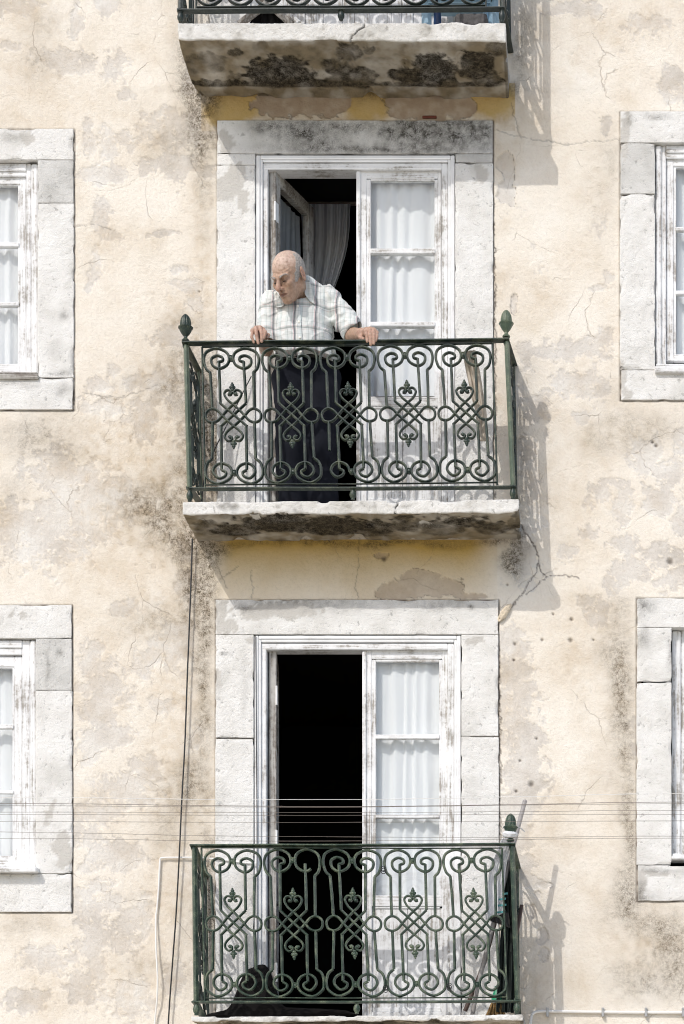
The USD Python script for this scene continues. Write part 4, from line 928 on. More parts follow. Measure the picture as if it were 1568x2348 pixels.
for p_, q_ in ((367, 1966), (358, 2097)):
    pass
WIRES = [((-40, 1829), (463, 1832.7), (830, 1833), (1225, 1826), (1620, 1818.6)), ((-40, 1842.3), (463, 1847), (830, 1849), (1225, 1844), (1620, 1838.5)), ((-40, 1847.7), (463, 1849.8), (830, 1850.4), (1225, 1845.6), (1620, 1842.4)),
         ((-40, 1862), (463, 1863), (830, 1863), (1225, 1860.5), (1620, 1857.4)), ((-40, 1868), (463, 1868.8), (830, 1869), (1225, 1867.6), (1620, 1867)), ((-40, 1884), (463, 1885), (830, 1885), (1225, 1883.4), (1620, 1882)),
         ((-40, 1907), (463, 1916), (830, 1919), (1225, 1919.6), (1620, 1917.2)), ((-40, 1922), (463, 1927.6), (830, 1928), (1225, 1924), (1620, 1921.4))]
WL = ['topmost of the overhead wires across the lower doorway', 'second overhead wire from the top, one of a close pair', 'third overhead wire from the top, just under the second', 'fourth overhead wire counted from the top',
      'fifth overhead wire counted from the top', 'sixth overhead wire with a wide gap below it', 'seventh overhead wire, second from the bottom', 'lowest overhead wire, just above the lower railing']
for k, (w_, l_) in enumerate(zip(WIRES, WL)):
    a, b = P(*w_[0], -2.6), P(*w_[-1], -2.6); d_ = (b - a) / np.linalg.norm(b - a)
    pts = spline([a - d_ * 3] + [P(*c, -2.6 + .04 * k) for c in w_] + [b + d_ * 3], 80)
    obj('overhead_wire', tube(pts, .0013 if k in (0, 1) else .00095, 6), 'white_pipe' if k == 0 else 'brown_wire', None, smooth=60, label=l_, cat='wire', group='overhead wires across the lower door')

# a lump of broken render at the end of the long crack
def lump():
    s = trimesh.creation.icosphere(4, 1.0); v = np.array(s.vertices)
    v *= 1 + (fbm(v * 2.2 + 4, 3, 3) - .5)[:, None] * .55
    v = v * [.020, .018, .060]; a = math.radians(36); c, s_ = math.cos(a), math.sin(a)
    v = np.stack([v[:, 0] * c + v[:, 2] * s_, v[:, 1], -v[:, 0] * s_ + v[:, 2] * c], 1)
    return v + P(1157, 1404, -.010), np.array(s.faces)
obj('render_lump', lump(), 'mortar_lump', building, smooth=True)
obj('brick', cbox(X(968), X(1001), -.002, .01, Z(271), Z(265), .003), 'brick_red', building, label='bare red brick showing under the upper balcony')

# ------------------------------------------------------------------ things on the balconies
def board(pts, w0, w1, t, seed):
    p = spline(pts, 24); n = len(p); k = np.linspace(0, 1, n)
    parts = []
    for s_, ww in ((-1, 0), (0, 1), (1, 0)):
        off = (w0 + (w1 - w0) * k)[:, None] * s_ * .5
        q = p + off * np.array([1.0, 0, 0]) + (noise(np.stack([k * 8, k * 0 + s_, k * 0], -1), seed)[:, None] - .5) * [.012, .006, 0]
        parts.append(ribbon(q, np.array([0, -1.0, 0]), .022 + .010 * noise(np.array([[seed + s_, 0.3, .1]]), 1)[0], t))
    return cat(parts)
obj('wooden_slat', board([P(1077, 805, -.31), P(1088, 870, -.28), P(1103, 950, -.26), P(1108, 1010, -.27)], .05, .028, .02, 5), 'drift_wood', None,
    label='splintered grey wooden lath leaning inside the upper railing', cat='lath')
line('rod', [(576, 863), (548, 918), (520, 975), (491, 1033), (470, 1090), (462, 1150)], [-.03, -.06, -.1, -.15, -.2, -.24], .0035, 'black_cable', 'thin dark rod leaning against the jamb left of the man', 'rod')
# lower balcony: poles, cloth, folded canvas, broom, dark sack
pole = line('pole', [(1203, 1838), (1192, 1880), (1178, 1935), (1164, 1990), (1146, 2060), (1120, 2160), (1096, 2260), (1080, 2340)], [-.30, -.31, -.32, -.33, -.34, -.34, -.33, -.32], .0125, 'grey_pole',
            'long grey pole leaning behind the lower right finial', 'pole')
s_ = trimesh.creation.icosphere(2, .0128); s_.apply_translation(P(1203, 1838, -.30)); obj('pole_cap', arr(s_), 'grey_pole', pole)
line('stick', [(1166, 2210), (1150, 2270), (1128, 2290)][:0] or [(1150, 2060), (1133, 2120), (1112, 2200), (1090, 2260), (1066, 2318)], [-.28, -.27, -.26, -.26, -.27], .0125, 'brown_stick', 'dark brown stick reaching the floor, left of its twin on the lower balcony', 'stick')
br = thing('broom', 'broom with brown handle, green ferrule and straw bristles, on the lower balcony', 'broom')
obj('handle', tube(spline([P(1196, 2075, -.22), P(1184, 2140, -.24), P(1164, 2215, -.27), P(1142, 2290, -.30)], 30), .011), 'brown_stick', br, smooth=60)
obj('ferrule', lathe([(.030, 0), (.031, .02), (.022, .05), (.014, .075), (.013, .09)], P(1139, 2298, -.30), 16), 'broom_green', br, smooth=60)
def bristle():
    rng = np.random.default_rng(4); parts = []
    c = P(1136, 2300, -.30)
    for k in range(60):
        a = rng.uniform(-1, 1); b = rng.uniform(-1, 1)
        parts.append(tube([c + [a * .026, b * .02, 0], c + [a * .05, b * .03, -.05], c + [a * .085, b * .035, -.105 - rng.random() * .01]], .0035, 4))
    return cat(parts)
obj('bristles', bristle(), 'broom_bristle', br, smooth=60)
line('cord', [(1203, 1907), (1194, 1899), (1185, 1897)], -.43, .003, 'grey_metal', 'loose wire end sticking out beside the lower finial', 'wire end')
def hanging(pl, pr, y, seed, amp, nz=40, nx=50, folds=4.0):
    """cloth between two edge lines of pixels (top to bottom)"""
    L = spline([P(a, b, y) for a, b in pl], nz); R = spline([P(a, b, y) for a, b in pr], nz)
    n = min(len(L), len(R)); L, R = L[:n], R[:n]
    u = np.linspace(0, 1, nx)[:, None, None]; t = np.linspace(0, 1, n)
    v = L[None] * (1 - u) + R[None] * u
    ph = folds * 2 * np.pi * u[..., 0] + 1.2 * np.sin(3 * t)[None] + seed
    v[..., 1] += amp * np.sin(ph) * (.3 + .7 * t[None]) + amp * .5 * np.sin(2.3 * ph + 1)
    i, j = np.meshgrid(np.arange(nx - 1), np.arange(n - 1), indexing='ij')
    a = np.stack([i * n + j, i * n + j + 1, (i + 1) * n + j + 1, (i + 1) * n + j], -1).reshape(-1, 4)
    return v.reshape(-1, 3), np.vstack([a[:, [0, 1, 2]], a[:, [0, 2, 3]]])
cl = obj('cloth', hanging([(1150, 1922), (1136, 1960), (1124, 1985), (1116, 2040), (1112, 2110)], [(1176, 1920), (1168, 1950), (1160, 1990), (1156, 2040), (1158, 2092)], -.395, 1, .012), 'white_cloth', None, smooth=True,
         label='white cloth with teal print tied behind the lower right finial', cat='cloth')
knot = trimesh.creation.icosphere(3, 1.0); kv = np.array(knot.vertices); kv *= 1 + (fbm(kv * 2.5, 3, 7) - .5)[:, None] * .5
obj('knot', (kv * [.042, .036, .022] + P(1169, 1913.5, -.45), np.array(knot.faces)), 'white_cloth', cl, smooth=True)
for q_, w_, o_ in ((2050, 10, 4), (2062, 14, 0), (2076, 17, 1), (2092, 20, -2)):
    obj('print_stripe', hanging([(1157 - w_ + o_, q_ - 2), (1157 - w_ + o_, q_ + 2.6)], [(1160 + o_, q_ - 4), (1160 + o_, q_ + .5)], -.418, 1, .001, nz=8, nx=12), 'teal_print', cl, smooth=True)
obj('folded_canvas', hanging([(1163, 1972), (1156, 2010), (1152, 2090), (1144, 2190), (1136, 2320)], [(1178, 1978), (1181, 2040), (1184, 2120), (1184, 2220), (1178, 2322)], -.33, 3, .022, folds=3.0), 'dark_canvas', None, smooth=True,
    label='dark folded parasol canvas standing in the right corner of the lower balcony', cat='parasol')
obj('tray', hanging([(1122, 2098), (1124, 2112)], [(1166, 2092), (1170, 2128)], -.36, 2, .004, nz=10, nx=20), 'black_plastic', None, smooth=True, label='black plastic sheet edge under the white cloth', cat='sheet')
def sack():
    th = np.linspace(0, np.pi, 70); parts = []
    s0 = trimesh.creation.icosphere(5, 1.0); v = np.array(s0.vertices)
    v = v * (1 + (fbm(v * 1.6 + 2, 4, 6) - .5)[:, None] * .35)
    v[:, 2] = np.where(v[:, 2] < 0, v[:, 2] * .3, v[:, 2])
    top = np.exp(-((v[:, 0] + .36) / .26) ** 4)
    v = v * [.44, .13, .29]; v[:, 2] *= .16 + .84 * top
    return v + P(652, 2330, -.17), np.array(s0.faces)
obj('sack', sack(), 'dark_tarpaulin', None, smooth=True, label='black rounded sack slumped on the lower balcony floor', cat='sack')
# wire twist ties on the lower railing
for k, (p_, q_) in enumerate(((879, 1990), (884, 2262), (1030, 2258))):
    rng = np.random.default_rng(k); c = P(p_, q_, -.462)
    pts = [c + [.012 * math.cos(a * 2.1), .006 * math.sin(a * 3) - .008, .012 * math.sin(a * 2.1) - .004 * a] for a in np.linspace(0, 7, 16)]
    obj('wire_tie', tube(spline(pts, 45), .0024, 6), 'black_cable', b_low, smooth=60)
# top balcony: trestle, blue chair, dark stone
tr = thing('trestle', 'dark wooden trestle legs on the balcony above', 'trestle')
for a, b, m_ in (((548, 54), (632, -10), 'grey_wood_upright'), ((684, 54), (606, -16), 'white_wood_upright'), ((672, 56), (590, -16), 'grey_wood_upright')):
    obj('leg', ribbon(np.linspace(P(*a, -.26), P(*b, -.26), 6), np.array([0, -1.0, 0]), .04, .03), m_, tr)
obj('shelf_cloth', hanging([(606, 8), (568, 56)], [(622, 8), (664, 56)], -.22, 1, .01, nz=14, nx=24), 'dark_tarpaulin', tr, smooth=True)
ch = thing('chair', 'blue painted chair standing on the balcony above', 'chair')
for a, b, m_, w_ in (((978, 60), (975, -60), 'blue_paint', .055), ((1003, 60), (1000, -60), 'dark_blue_paint', .04), ((1133, 62), (1126, -70), 'blue_paint', .06), ((1115, 62), (1110, -60), 'blue_paint', .03)):
    obj('leg', ribbon(np.linspace(P(*a, -.20), P(*b, -.20), 6), np.array([0, -1.0, 0]), w_, .03), m_, ch)
obj('seat', cbox(X(970, -.2), X(1138, -.2), -.30, -.02, Z(-4, -.2), Z(-24, -.2), .01), 'blue_paint', ch)
obj('stretcher', cbox(X(978, -.2), X(1130, -.2), -.215, -.19, Z(10, -.2), Z(0, -.2), .004), 'blue_paint', ch)
vs = stone_block(X(1042, -.3), X(1118, -.3), -.30, -.14, Z(62, -.3), Z(28, -.3), .01, .02, .006, 5)
obj('stone_block', vs, 'dark_stone', None, smooth=True, label='rough dark stone lying in front of the blue chair', cat='stone')

# ------------------------------------------------------------------ the man at the railing
def surfnet(f, lo, hi, h):
    lo, hi = np.asarray(lo, float), np.asarray(hi, float)
    n = np.ceil((hi - lo) / h).astype(int) + 1
    ax = [lo[k] + h * np.arange(n[k]) for k in range(3)]
    G = np.stack(np.meshgrid(*ax, indexing='ij'), -1)
    val = np.empty(n)
    for k in range(0, n[0], 16): val[k:k + 16] = f(G[k:k + 16].reshape(-1, 3)).reshape(G[k:k + 16].shape[:3])
    val[0], val[-1], val[:, 0], val[:, -1], val[:, :, 0], val[:, :, -1] = (1e-3 + np.abs(val[0]), 1e-3 + np.abs(val[-1]), 1e-3 + np.abs(val[:, 0]), 1e-3 + np.abs(val[:, -1]), 1e-3 + np.abs(val[:, :, 0]), 1e-3 + np.abs(val[:, :, -1]))
    ins = val < 0
    acc = np.zeros(tuple(n - 1) + (3,)); cnt = np.zeros(tuple(n - 1))
    corner = lambda a, d: a[tuple(slice(d[k], d[k] + n[k] - 1) for k in range(3))]
    offs = [(i, j, k) for i in (0, 1) for j in (0, 1) for k in (0, 1)]
    for a in offs:
        for d in range(3):
            if a[d]: continue
            b = list(a); b[d] = 1; b = tuple(b)
            va, vb = corner(val, a), corner(val, b); m = (va < 0) != (vb < 0)
            t = np.where(m, va / np.where(m, va - vb, 1), 0)
            p = np.array(a, float)[None, None, None] + t[..., None] * np.eye(3)[d]
            acc += np.where(m[..., None], p, 0); cnt += m
    has = cnt > 0
    idx = np.full(has.shape, -1); idx[has] = np.arange(has.sum())
    cell = np.stack(np.nonzero(has), -1)
    v = lo + h * (cell + acc[has] / cnt[has][:, None])
    faces = []
    for d in range(3):
        e1, e2 = (d + 1) % 3, (d + 2) % 3
        sl = [slice(1, n[k] - 1) for k in range(3)]; sl[d] = slice(0, n[d] - 1)
        sh = list(sl); sh[d] = slice(1, n[d])
        a, b = ins[tuple(sl)], ins[tuple(sh)]
        I = np.stack(np.nonzero(a != b), -1)
        flip = a[tuple(I.T)]
        base = I.copy(); base[:, [k for k in range(3) if k != d]] += 1
        def at(o1, o2):
            c = base.copy(); c[:, e1] -= o1; c[:, e2] -= o2; return idx[tuple(c.T)]
        q = np.stack([at(1, 1), at(0, 1), at(0, 0), at(1, 0)], -1)
        q[~flip] = q[~flip][:, ::-1]
        faces.append(q)
    q = np.vstack(faces)
    return v, np.vstack([q[:, [0, 1, 2]], q[:, [0, 2, 3]]])
def smin(a, b, k):
    h = np.clip(.5 + .5 * (b - a) / k, 0, 1); return b * (1 - h) + a * h - k * h * (1 - h)
def smax(a, b, k): return -smin(-a, -b, k)
def cone(p, a, b, ra, rb):
    a, b = np.asarray(a, float), np.asarray(b, float); ab = b - a
    t = np.clip(((p - a) @ ab) / (ab @ ab), 0, 1)
    return np.linalg.norm(p - a - t[:, None] * ab, axis=1) - (ra + (rb - ra) * t)
def ell(p, c, r):
    r = np.asarray(r, float); q = (p - c) / r; k0 = np.linalg.norm(q, axis=1); k1 = np.linalg.norm(q / r, axis=1)
    return k0 * (k0 - 1) / np.maximum(k1, 1e-9)
def ball(p, c, r): return np.linalg.norm(p - np.asarray(c), axis=1) - r

HC = P(663, 634, -.245)                                    # middle of the head
HS = 1.065
yaw, pitch, roll = math.radians(-31), math.radians(34), math.radians(3)
Rz = np.array([[math.cos(yaw), -math.sin(yaw), 0], [math.sin(yaw), math.cos(yaw), 0], [0, 0, 1]])
Rx = np.array([[1, 0, 0], [0, math.cos(pitch), -math.sin(pitch)], [0, math.sin(pitch), math.cos(pitch)]])
Ry = np.array([[math.cos(roll), 0, math.sin(roll)], [0, 1, 0], [-math.sin(roll), 0, math.cos(roll)]])
HR = Rz @ Ry @ Rx
def to_head(p): return ((p - HC) @ HR) / HS
def from_head(q): return (np.asarray(q) * HS) @ HR.T + HC
def skull(q):
    d = ell(q, (0, .014, .034), (.078, .100, .088))
    d = smin(d, ell(q, (0, -.034, -.046), (.055, .064, .074)), .03)
    return d
def face(q):
    x = np.abs(q[:, 0]); s = np.stack([x, q[:, 1], q[:, 2]], 1)
    d = skull(q)
    d = smin(d, ell(q, (0, -.074, -.102), (.028, .022, .020)), .022)
    d = smin(d, ball(s, (.043, .004, -.058), .024), .03)
    d = smin(d, ball(s, (.043, -.072, -.022), .019), .026)
    d = smin(d, cone(s, (.008, -.094, .016), (.046, -.076, .018), .010, .008), .014)
    d = smax(d, -ell(s, (.031, -.105, -.004), (.020, .021, .0125)), .012)
    d = smin(d, ball(s, (.031, -.077, -.005), .0155), .004)          # lids
    d = smin(d, cone(s, (.018, -.089, -.016), (.044, -.083, -.014), .004, .003), .006)  # bags
    d = smin(d, cone(q, (0, -.098, .006), (0, -.124, -.034), .0085, .0142), .010)
    d = smin(d, ball(s, (.0138, -.108, -.038), .0095), .007)
    d = smax(d, -ball(s, (.007, -.117, -.046), .0042), .003)
    d = smin(d, ell(q, (0, -.083, -.066), (.030, .022, .026)), .014)
    d = smax(d, -cone(s, (.019, -.108, -.040), (.037, -.090, -.076), .0030, .0025), .007)
    d = smin(d, cone(s, (0, -.1065, -.059), (.021, -.097, -.063), .0050, .003), .005)
    d = smin(d, cone(s, (0, -.1045, -.077), (.017, -.098, -.074), .0060, .0035), .005)
    d = smax(d, -cone(s, (0, -.110, -.068), (.022, -.097, -.0695), .0062, .003), .003)
    for k in range(3): d = d - 0  # keep the sketch simple
    ear = ell((s - (.082, .014, -.004)) @ np.array([[.94, .34, 0], [-.34, .94, 0], [0, 0, 1]]).T, (0, 0, 0), (.0085, .023, .036))
    ear = smax(ear, -ell(s, (.092, .006, .000), (.008, .011, .020)), .005)
    d = smin(d, ear, .006)
    return d * HS
neckA, neckB = from_head((0, .035, -.055)), P(694, 684, -.100)
def head_sdf(p):
    q = to_head(p); d = face(q)
    d += (.0012 * np.sin(q[:, 2] * 420 + 3 * np.sin(q[:, 0] * 60)) * np.exp(-((q[:, 2] - .036) / .014) ** 2) * (q[:, 1] < -.05))
    return smin(d, cone(p, neckA, neckB, .056, .062), .03)
J = dict(sl=P(618, 692, -.125), sr=P(760, 684, -.085), el=P(610, 800, -.12), er=P(806, 768, -.14), wl=P(601, 782, -.262), wr=P(829, 767, -.272),
         hipl=P(668, 868, .03), hipr=P(738, 866, .03), kl=P(672, 1030, -.02), kr=P(740, 1030, .0), al=P(672, 1172, .03), ar=P(742, 1172, .03))
def hand(kn, pips, tips, wrist, th, r=.0098):
    """SDF pieces of a hand over the rail: knuckles, middle joints, tips"""
    def f(p):
        c = sum(kn) / 4
        d = cone(p, wrist, wrist * .45 + c * .55, .024, .024)
        for k in kn: d = smin(d, cone(p, wrist * .55 + c * .45, k, .018, .0122), .012)
        for a, b in zip(kn[:-1], kn[1:]): d = smin(d, cone(p, a, b, .0118, .0118), .006)
        for n, (a, b, c_) in enumerate(zip(kn, pips, tips)):
            s = (1, 1.04, 1.0, .86)[n]
            fgr = smin(cone(p, a, b, r * s * 1.12, r * s), cone(p, b, c_, r * s, r * s * .82), .003)
            d = smin(d, fgr, .0035)
        t = smin(cone(p, th[0], th[1], .0135, .0112), cone(p, th[1], th[2], .0112, .0092), .004)
        return smin(d, t, .007)
    return f
YR = -.345
hl = hand([P(604, 757, YR + .012), P(596, 752, YR - .002), P(587, 753, YR - .008), P(579, 759, YR - .008)],
          [P(609, 762, YR - .034), P(600, 764, YR - .036), P(588, 768, YR - .038), P(577, 773, YR - .034)],
          [P(605, 775, YR - .030), P(600, 783, YR - .030), P(592, 787, YR - .030), P(582, 785, YR - .028)], P(601, 776, -.280), [P(609, 774, -.295), P(615, 769, -.325), P(612, 773, YR - .008)])
hr = hand([P(838, 757, YR + .012), P(848, 755, YR + .004), P(856, 757, YR + .002), P(863, 763, YR + .006)],
          [P(840, 767, YR - .030), P(849, 768, YR - .034), P(857, 769, YR - .034), P(864, 772, YR - .028)],
          [P(842, 783, YR - .028), P(850, 790, YR - .030), P(857, 788, YR - .030), P(862, 781, YR - .026)], P(829, 765, -.285), [P(826, 770, -.295), P(827, 775, -.325), P(833, 777, YR - .01)])
def arm_l(p): return smin(smin(cone(p, J['el'], J['wl'], .040, .029), cone(p, J['wl'], P(601, 776, -.280), .029, .026), .02), hl(p), .012)
def arm_r(p): return smin(smin(cone(p, J['er'], J['wr'], .042, .030), cone(p, J['wr'], P(829, 765, -.285), .030, .026), .02), hr(p), .012)
def trunk(p):
    d = ell(p, P(692, 740, -.07), (.15, .085, .17))
    d = smin(d, cone(p, J['sl'], J['sr'], .03, .03), .03)
    d = smin(d, cone(p, J['sl'], J['el'], .036, .038), .02); d = smin(d, cone(p, J['sr'], J['er'], .036, .040), .02)
    d = smin(d, cone(p, neckB, P(694, 715, -.08), .06, .08), .03)
    d = smin(d, ell(p, P(702, 850, .03), (.155, .10, .12)), .05)
    for s in 'lr':
        d = smin(d, cone(p, J['hip' + s], J['k' + s], .078, .055), .03); d = smin(d, cone(p, J['k' + s], J['a' + s], .055, .036), .02)
    d = smin(d, cone(p, neckA, neckB, .05, .058), .03)
    return d
def around(pts, m): pts = np.array(pts); return pts.min(0) - m, pts.max(0) + m
pieces = [surfnet(head_sdf, HC - [.14, .17, .19], HC + [.15, .19, .165], .0029),
          surfnet(arm_l, *around([J['el'], J['wl'], P(577, 790, YR - .04), P(618, 750, YR)], .055), .0030),
          surfnet(arm_r, *around([J['er'], J['wr'], P(867, 792, YR - .04), P(830, 750, YR)], .055), .0030),
          surfnet(trunk, *around([J['sl'], J['sr'], J['al'], J['ar'], J['hipr'] + [0, .08, 0]], .10), .011)]
def union(parts):
    try:
        out = None
        for v, f in parts:
            m = Manifold(MMesh(vert_properties=v.astype(np.float32), tri_verts=f.astype(np.uint32)))
            if m.is_empty(): raise ValueError('empty')
            out = m if out is None else out + m
        mm = out.to_mesh(); return np.array(mm.vert_properties[:, :3], float), np.array(mm.tri_verts)
    except Exception: return cat(parts)
bv, bf = union(pieces)
q = to_head(bv)
sx = np.abs(q[:, 0])
tone_ = np.tile([.43, .285, .205], (len(bv), 1))
def tint(w, c):
    global tone_; tone_ = tone_ * (1 - w[:, None]) + np.array(c) * w[:, None]
inhead = (np.abs(q) < .16).all(1)
tint(inhead * sstep(q[:, 2], .02, .08) * .6, (.70, .55, .47))  # crown paler than the face: light and shade painted into the skin
tint(inhead * np.exp(-((sx - .0) / .03) ** 2 - ((q[:, 2] + .03) / .02) ** 2) * (q[:, 1] < -.10) * .35, (.58, .30, .23))
tint(inhead * np.exp(-((sx) / .022) ** 2 - ((q[:, 2] + .068) / .0085) ** 2) * (q[:, 1] < -.088) * .85, (.22, .10, .085))
tint(inhead * np.exp(-((sx - .031) / .02) ** 2 - ((q[:, 2] + .004) / .012) ** 2) * (q[:, 1] < -.07) * .7, (.25, .15, .11))
tint(inhead * np.exp(-((sx - .082) / .02) ** 2 - ((q[:, 2]) / .03) ** 2) * (q[:, 1] > -.01) * .5, (.58, .32, .25))
spots = np.random.default_rng(3)
for k in range(16):
    c = np.array([spots.uniform(-.05, .07), -.07 + spots.uniform(-.02, .07), spots.uniform(.02, .1)])
    c = c / np.linalg.norm((c - [0, .014, .034]) / [.078, .1, .088]) if False else c
    dd = np.linalg.norm((q - c)[:, [0, 2]], axis=1); tint(inhead * (q[:, 1] < .02) * np.exp(-(dd / spots.uniform(.0022, .004)) ** 2) * .6, (.22, .13, .09))
hands = (bv[:, 1] < -.30) & ~inhead
tint(hands * .5, (.52, .335, .27))
man = obj('person', (bv, bf), 'skin', None, smooth=True, color={'skin_tone_and_light': tone_},
          label='balding man in a pale plaid short-sleeved shirt leaning on the railing, looking down', cat='person')
# hair: a thin fringe round the back and sides
def hair(p):
    q = to_head(p); d = skull(q) - .0018 + .0036 * (noise(q * 160, 3) - .5) + .003 * (noise(q * 60, 5) - .5)
    hl_ = .052 - .62 * np.clip(q[:, 1] + .012, -.05, .2) * 0 + .10 * np.clip(q[:, 1], 0, .12)
    top = q[:, 2] - (.088 + .35 * np.clip(q[:, 1] - .0, 0, .12)) + .022 * (noise(q * 50, 8) - .5)
    low = (-.030 - .25 * np.clip(q[:, 1] - .03, 0, .1)) - q[:, 2]
    front = -.036 - q[:, 1] + .62 * np.clip(q[:, 2] - .01, 0, .1) + .016 * (noise(q * 50, 9) - .5)
    nose_ = np.maximum.reduce([top, low, front])
    ear_ = .0
    return np.maximum(d, nose_) * HS
obj('hair', surfnet(hair, HC - [.14, .15, .13], HC + [.14, .16, .15], .0026), 'hair_grey', man, smooth=True)
for s in (-1, 1):
    parts = []
    rng = np.random.default_rng(2 + s)
    for k in range(26):
        t = k / 25; c = np.array([s * (.012 + .036 * t), -.1015 + .020 * t ** 1.5, .0165 + .007 * math.sin(2.4 * t)])
        parts.append(tube([from_head(c + [0, .004, -.002]), from_head(c + [s * .004, -.004, .003 * rng.uniform(-1, 1)]), from_head(c + [s * .010, -.003, rng.uniform(-.005, .003)])], .0011, 4))
    obj('eyebrow', cat(parts), 'brow_grey', man, smooth=60)
    e = trimesh.creation.icosphere(3, 1.0); ev = np.array(e.vertices) * [.0115, .003, .0024] + [s * .031, -.0915, -.0085]
    obj('eye', (from_head(ev), np.array(e.faces)), 'eye_dark', man, smooth=True)

# shirt
HEM = Z(829, -.02)
def shirt_solid(p):
    d = ell(p, P(690, 728, -.085), (.170, .108, .155))
    d = smin(d, ell(p, P(692, 790, -.075), (.182, .130, .17)), .06)
    d = smin(d, ell(p, P(696, 830, -.01), (.172, .128, .12)), .05)
    d = smin(d, cone(p, J['sl'] + [.01, .0, -.01], J['sr'] + [-.01, 0, -.01], .056, .058), .04)
    d = smin(d, cone(p, P(655, 690, -.105), P(696, 664, -.10), .045, .068), .03)
    d = smin(d, cone(p, P(730, 684, -.09), P(700, 664, -.10), .045, .066), .03)
    d = smin(d, cone(p, J['sl'], P(612, 772, -.13), .056, .063), .025)
    d = smin(d, cone(p, J['sr'], P(806, 756, -.135), .057, .066), .03)
    n1 = fbm(p * [9, 9, 5] + 4, 3, 31) - .5; n2 = np.sin(p[:, 2] * 62 + p[:, 0] * 48 + 7 * noise(p * 7, 33))
    n3 = np.sin(p[:, 2] * 90 - p[:, 0] * 70 + 8 * noise(p * 6 + 9, 34))
    w = np.exp(-((p[:, 0] - X(765, -.1)) / .07) ** 2) + .8 * np.exp(-((p[:, 0] - X(622, -.1)) / .05) ** 2) + .35
    rg = 1 - np.abs(2 * fbm(p * [15, 15, 11] + 3 * noise(p * 5, 39)[:, None], 2, 38) - 1)
    return d + n1 * .026 - .0055 * rg ** 6 * (.5 + w) + (n2 * .0032 + n3 * .0022) * w
nk = P(687, 676, -.125)
def shirt(p):
    d = shirt_solid(p)
    d = np.maximum(d, HEM - p[:, 2] + .006 * np.sin(p[:, 0] * 30))
    ax = neckA - neckB; ax = ax / np.linalg.norm(ax)
    d = np.maximum(d, -(cone(p, neckB - ax * .005, neckB + ax * .2, .064, .085)))
    # open sleeve ends
    dl = (J['el'] - J['sl']); dl /= np.linalg.norm(dl)
    d = np.maximum(d, np.where(p[:, 0] < X(636, -.12), (p - P(612, 784, -.13)) @ dl, -1))
    dr = (P(806, 756, -.135) - J['sr']); dr /= np.linalg.norm(dr)
    cut = (p - P(817, 760, -.137)) @ dr
    d = np.maximum(d, np.where(p[:, 0] > X(760, -.12), cut, -1))
    hol = cone(p, P(812, 758, -.137), P(880, 790, -.16), .054, .06)
    d = np.maximum(d, -hol)
    d = np.maximum(d, -cone(p, P(612, 778, -.132), P(612, 830, -.13), .052, .055))
    return d
mat('plaid_shirt', None or {
    'g': ('geometry', {}), 'sx': ('separate_xyz', {}), 'wn': ('noise_texture', {'scale': 9.0, 'detail': 2.0}),
    'wx': ('math', {'math_type': 'multiply_add', 'value2': .028}), 'wz': ('math', {'math_type': 'multiply_add', 'value2': .028}),
    'fx': ('math', {'math_type': 'multiply', 'value2': 1 / .118}), 'fz': ('math', {'math_type': 'multiply', 'value2': 1 / .128}),
    'ox': ('math', {'math_type': 'add', 'value2': .49}), 'oz': ('math', {'math_type': 'add', 'value2': .52}),
    'mx': ('math', {'math_type': 'fraction'}), 'mz': ('math', {'math_type': 'fraction'}),
    'rx': ('rgb_ramp', {'interpolate': False, 'ramp': [(0, (.74, .745, .72)), (.10, (.66, .69, .67)), (.20, (.48, .51, .50)), (.225, (.70, .72, .70)), (.36, (.60, .635, .62)), (.43, (.74, .745, .72)), (.46, (.56, .36, .38)), (.48, (.70, .70, .69)), (.50, (.22, .225, .235)), (.56, (.42, .43, .43)), (.61, (.73, .735, .71)), (.70, (.50, .53, .52)), (.72, (.68, .71, .70)), (.82, (.62, .67, .66)), (.90, (.50, .52, .51)), (.92, (.74, .745, .72))]}),
    'rz': ('rgb_ramp', {'interpolate': False, 'ramp': [(0, (1, 1, 1)), (.18, (.80, .81, .80)), (.20, (1, 1, 1)), (.40, (.86, .78, .78)), (.42, (1, 1, 1)), (.46, (.60, .61, .61)), (.54, (.80, .81, .80)), (.58, (.92, .78, .79)), (.60, (1, 1, 1)), (.78, (.80, .82, .81)), (.80, (1, 1, 1)), (.90, (.93, .95, .94))]}),
    'm': ('mix_color', {'blend_type': 'multiply', 'fac': 1.0}), 'n': ('noise_texture', {'scale': 500.0}),
    'b': ('bump', {'strength': .25, 'distance': .0008}),
    'p': ('principled_bsdf', {'roughness': .9, 'specular_ior_level': .1})},
    [('g.position', 'sx.vector'), ('g.position', 'wn.vector'), ('wn.fac', 'wx.value1'), ('sx.x', 'wx.value3'), ('wn.fac', 'wz.value1'), ('sx.z', 'wz.value3'),
     ('wx.value', 'fx.value1'), ('wz.value', 'fz.value1'), ('fx.value', 'ox.value1'), ('fz.value', 'oz.value1'), ('ox.value', 'mx.value1'), ('oz.value', 'mz.value1'),
     ('mx.value', 'rx.fac'), ('mz.value', 'rz.fac'), ('rx.color', 'm.a'), ('rz.color', 'm.b'), ('m.result', 'p.base_color'),
     ('g.position', 'n.vector'), ('n.fac', 'b.height'), ('b.normal', 'p.normal')])
slo, shi = around([J['sl'], J['sr'], P(830, 780, -.12), P(590, 790, -.12), P(690, 832, -.2), P(690, 660, .04)], .09)
sh_ = obj('shirt', surfnet(shirt, slo, shi, .0046), 'plaid_shirt', man, smooth=True)
def hit(f, p, q, off=.0):
    """where the sight line through pixel (p, q) meets the surface f = off"""
    y = -.45
    for _ in range(90):
        d = f(P(p, q, y)[None])[0] - off
        if d < 5e-4: break
        y += max(d * .6, 4e-4)
        if y > .2: break
    return P(p, q, y)
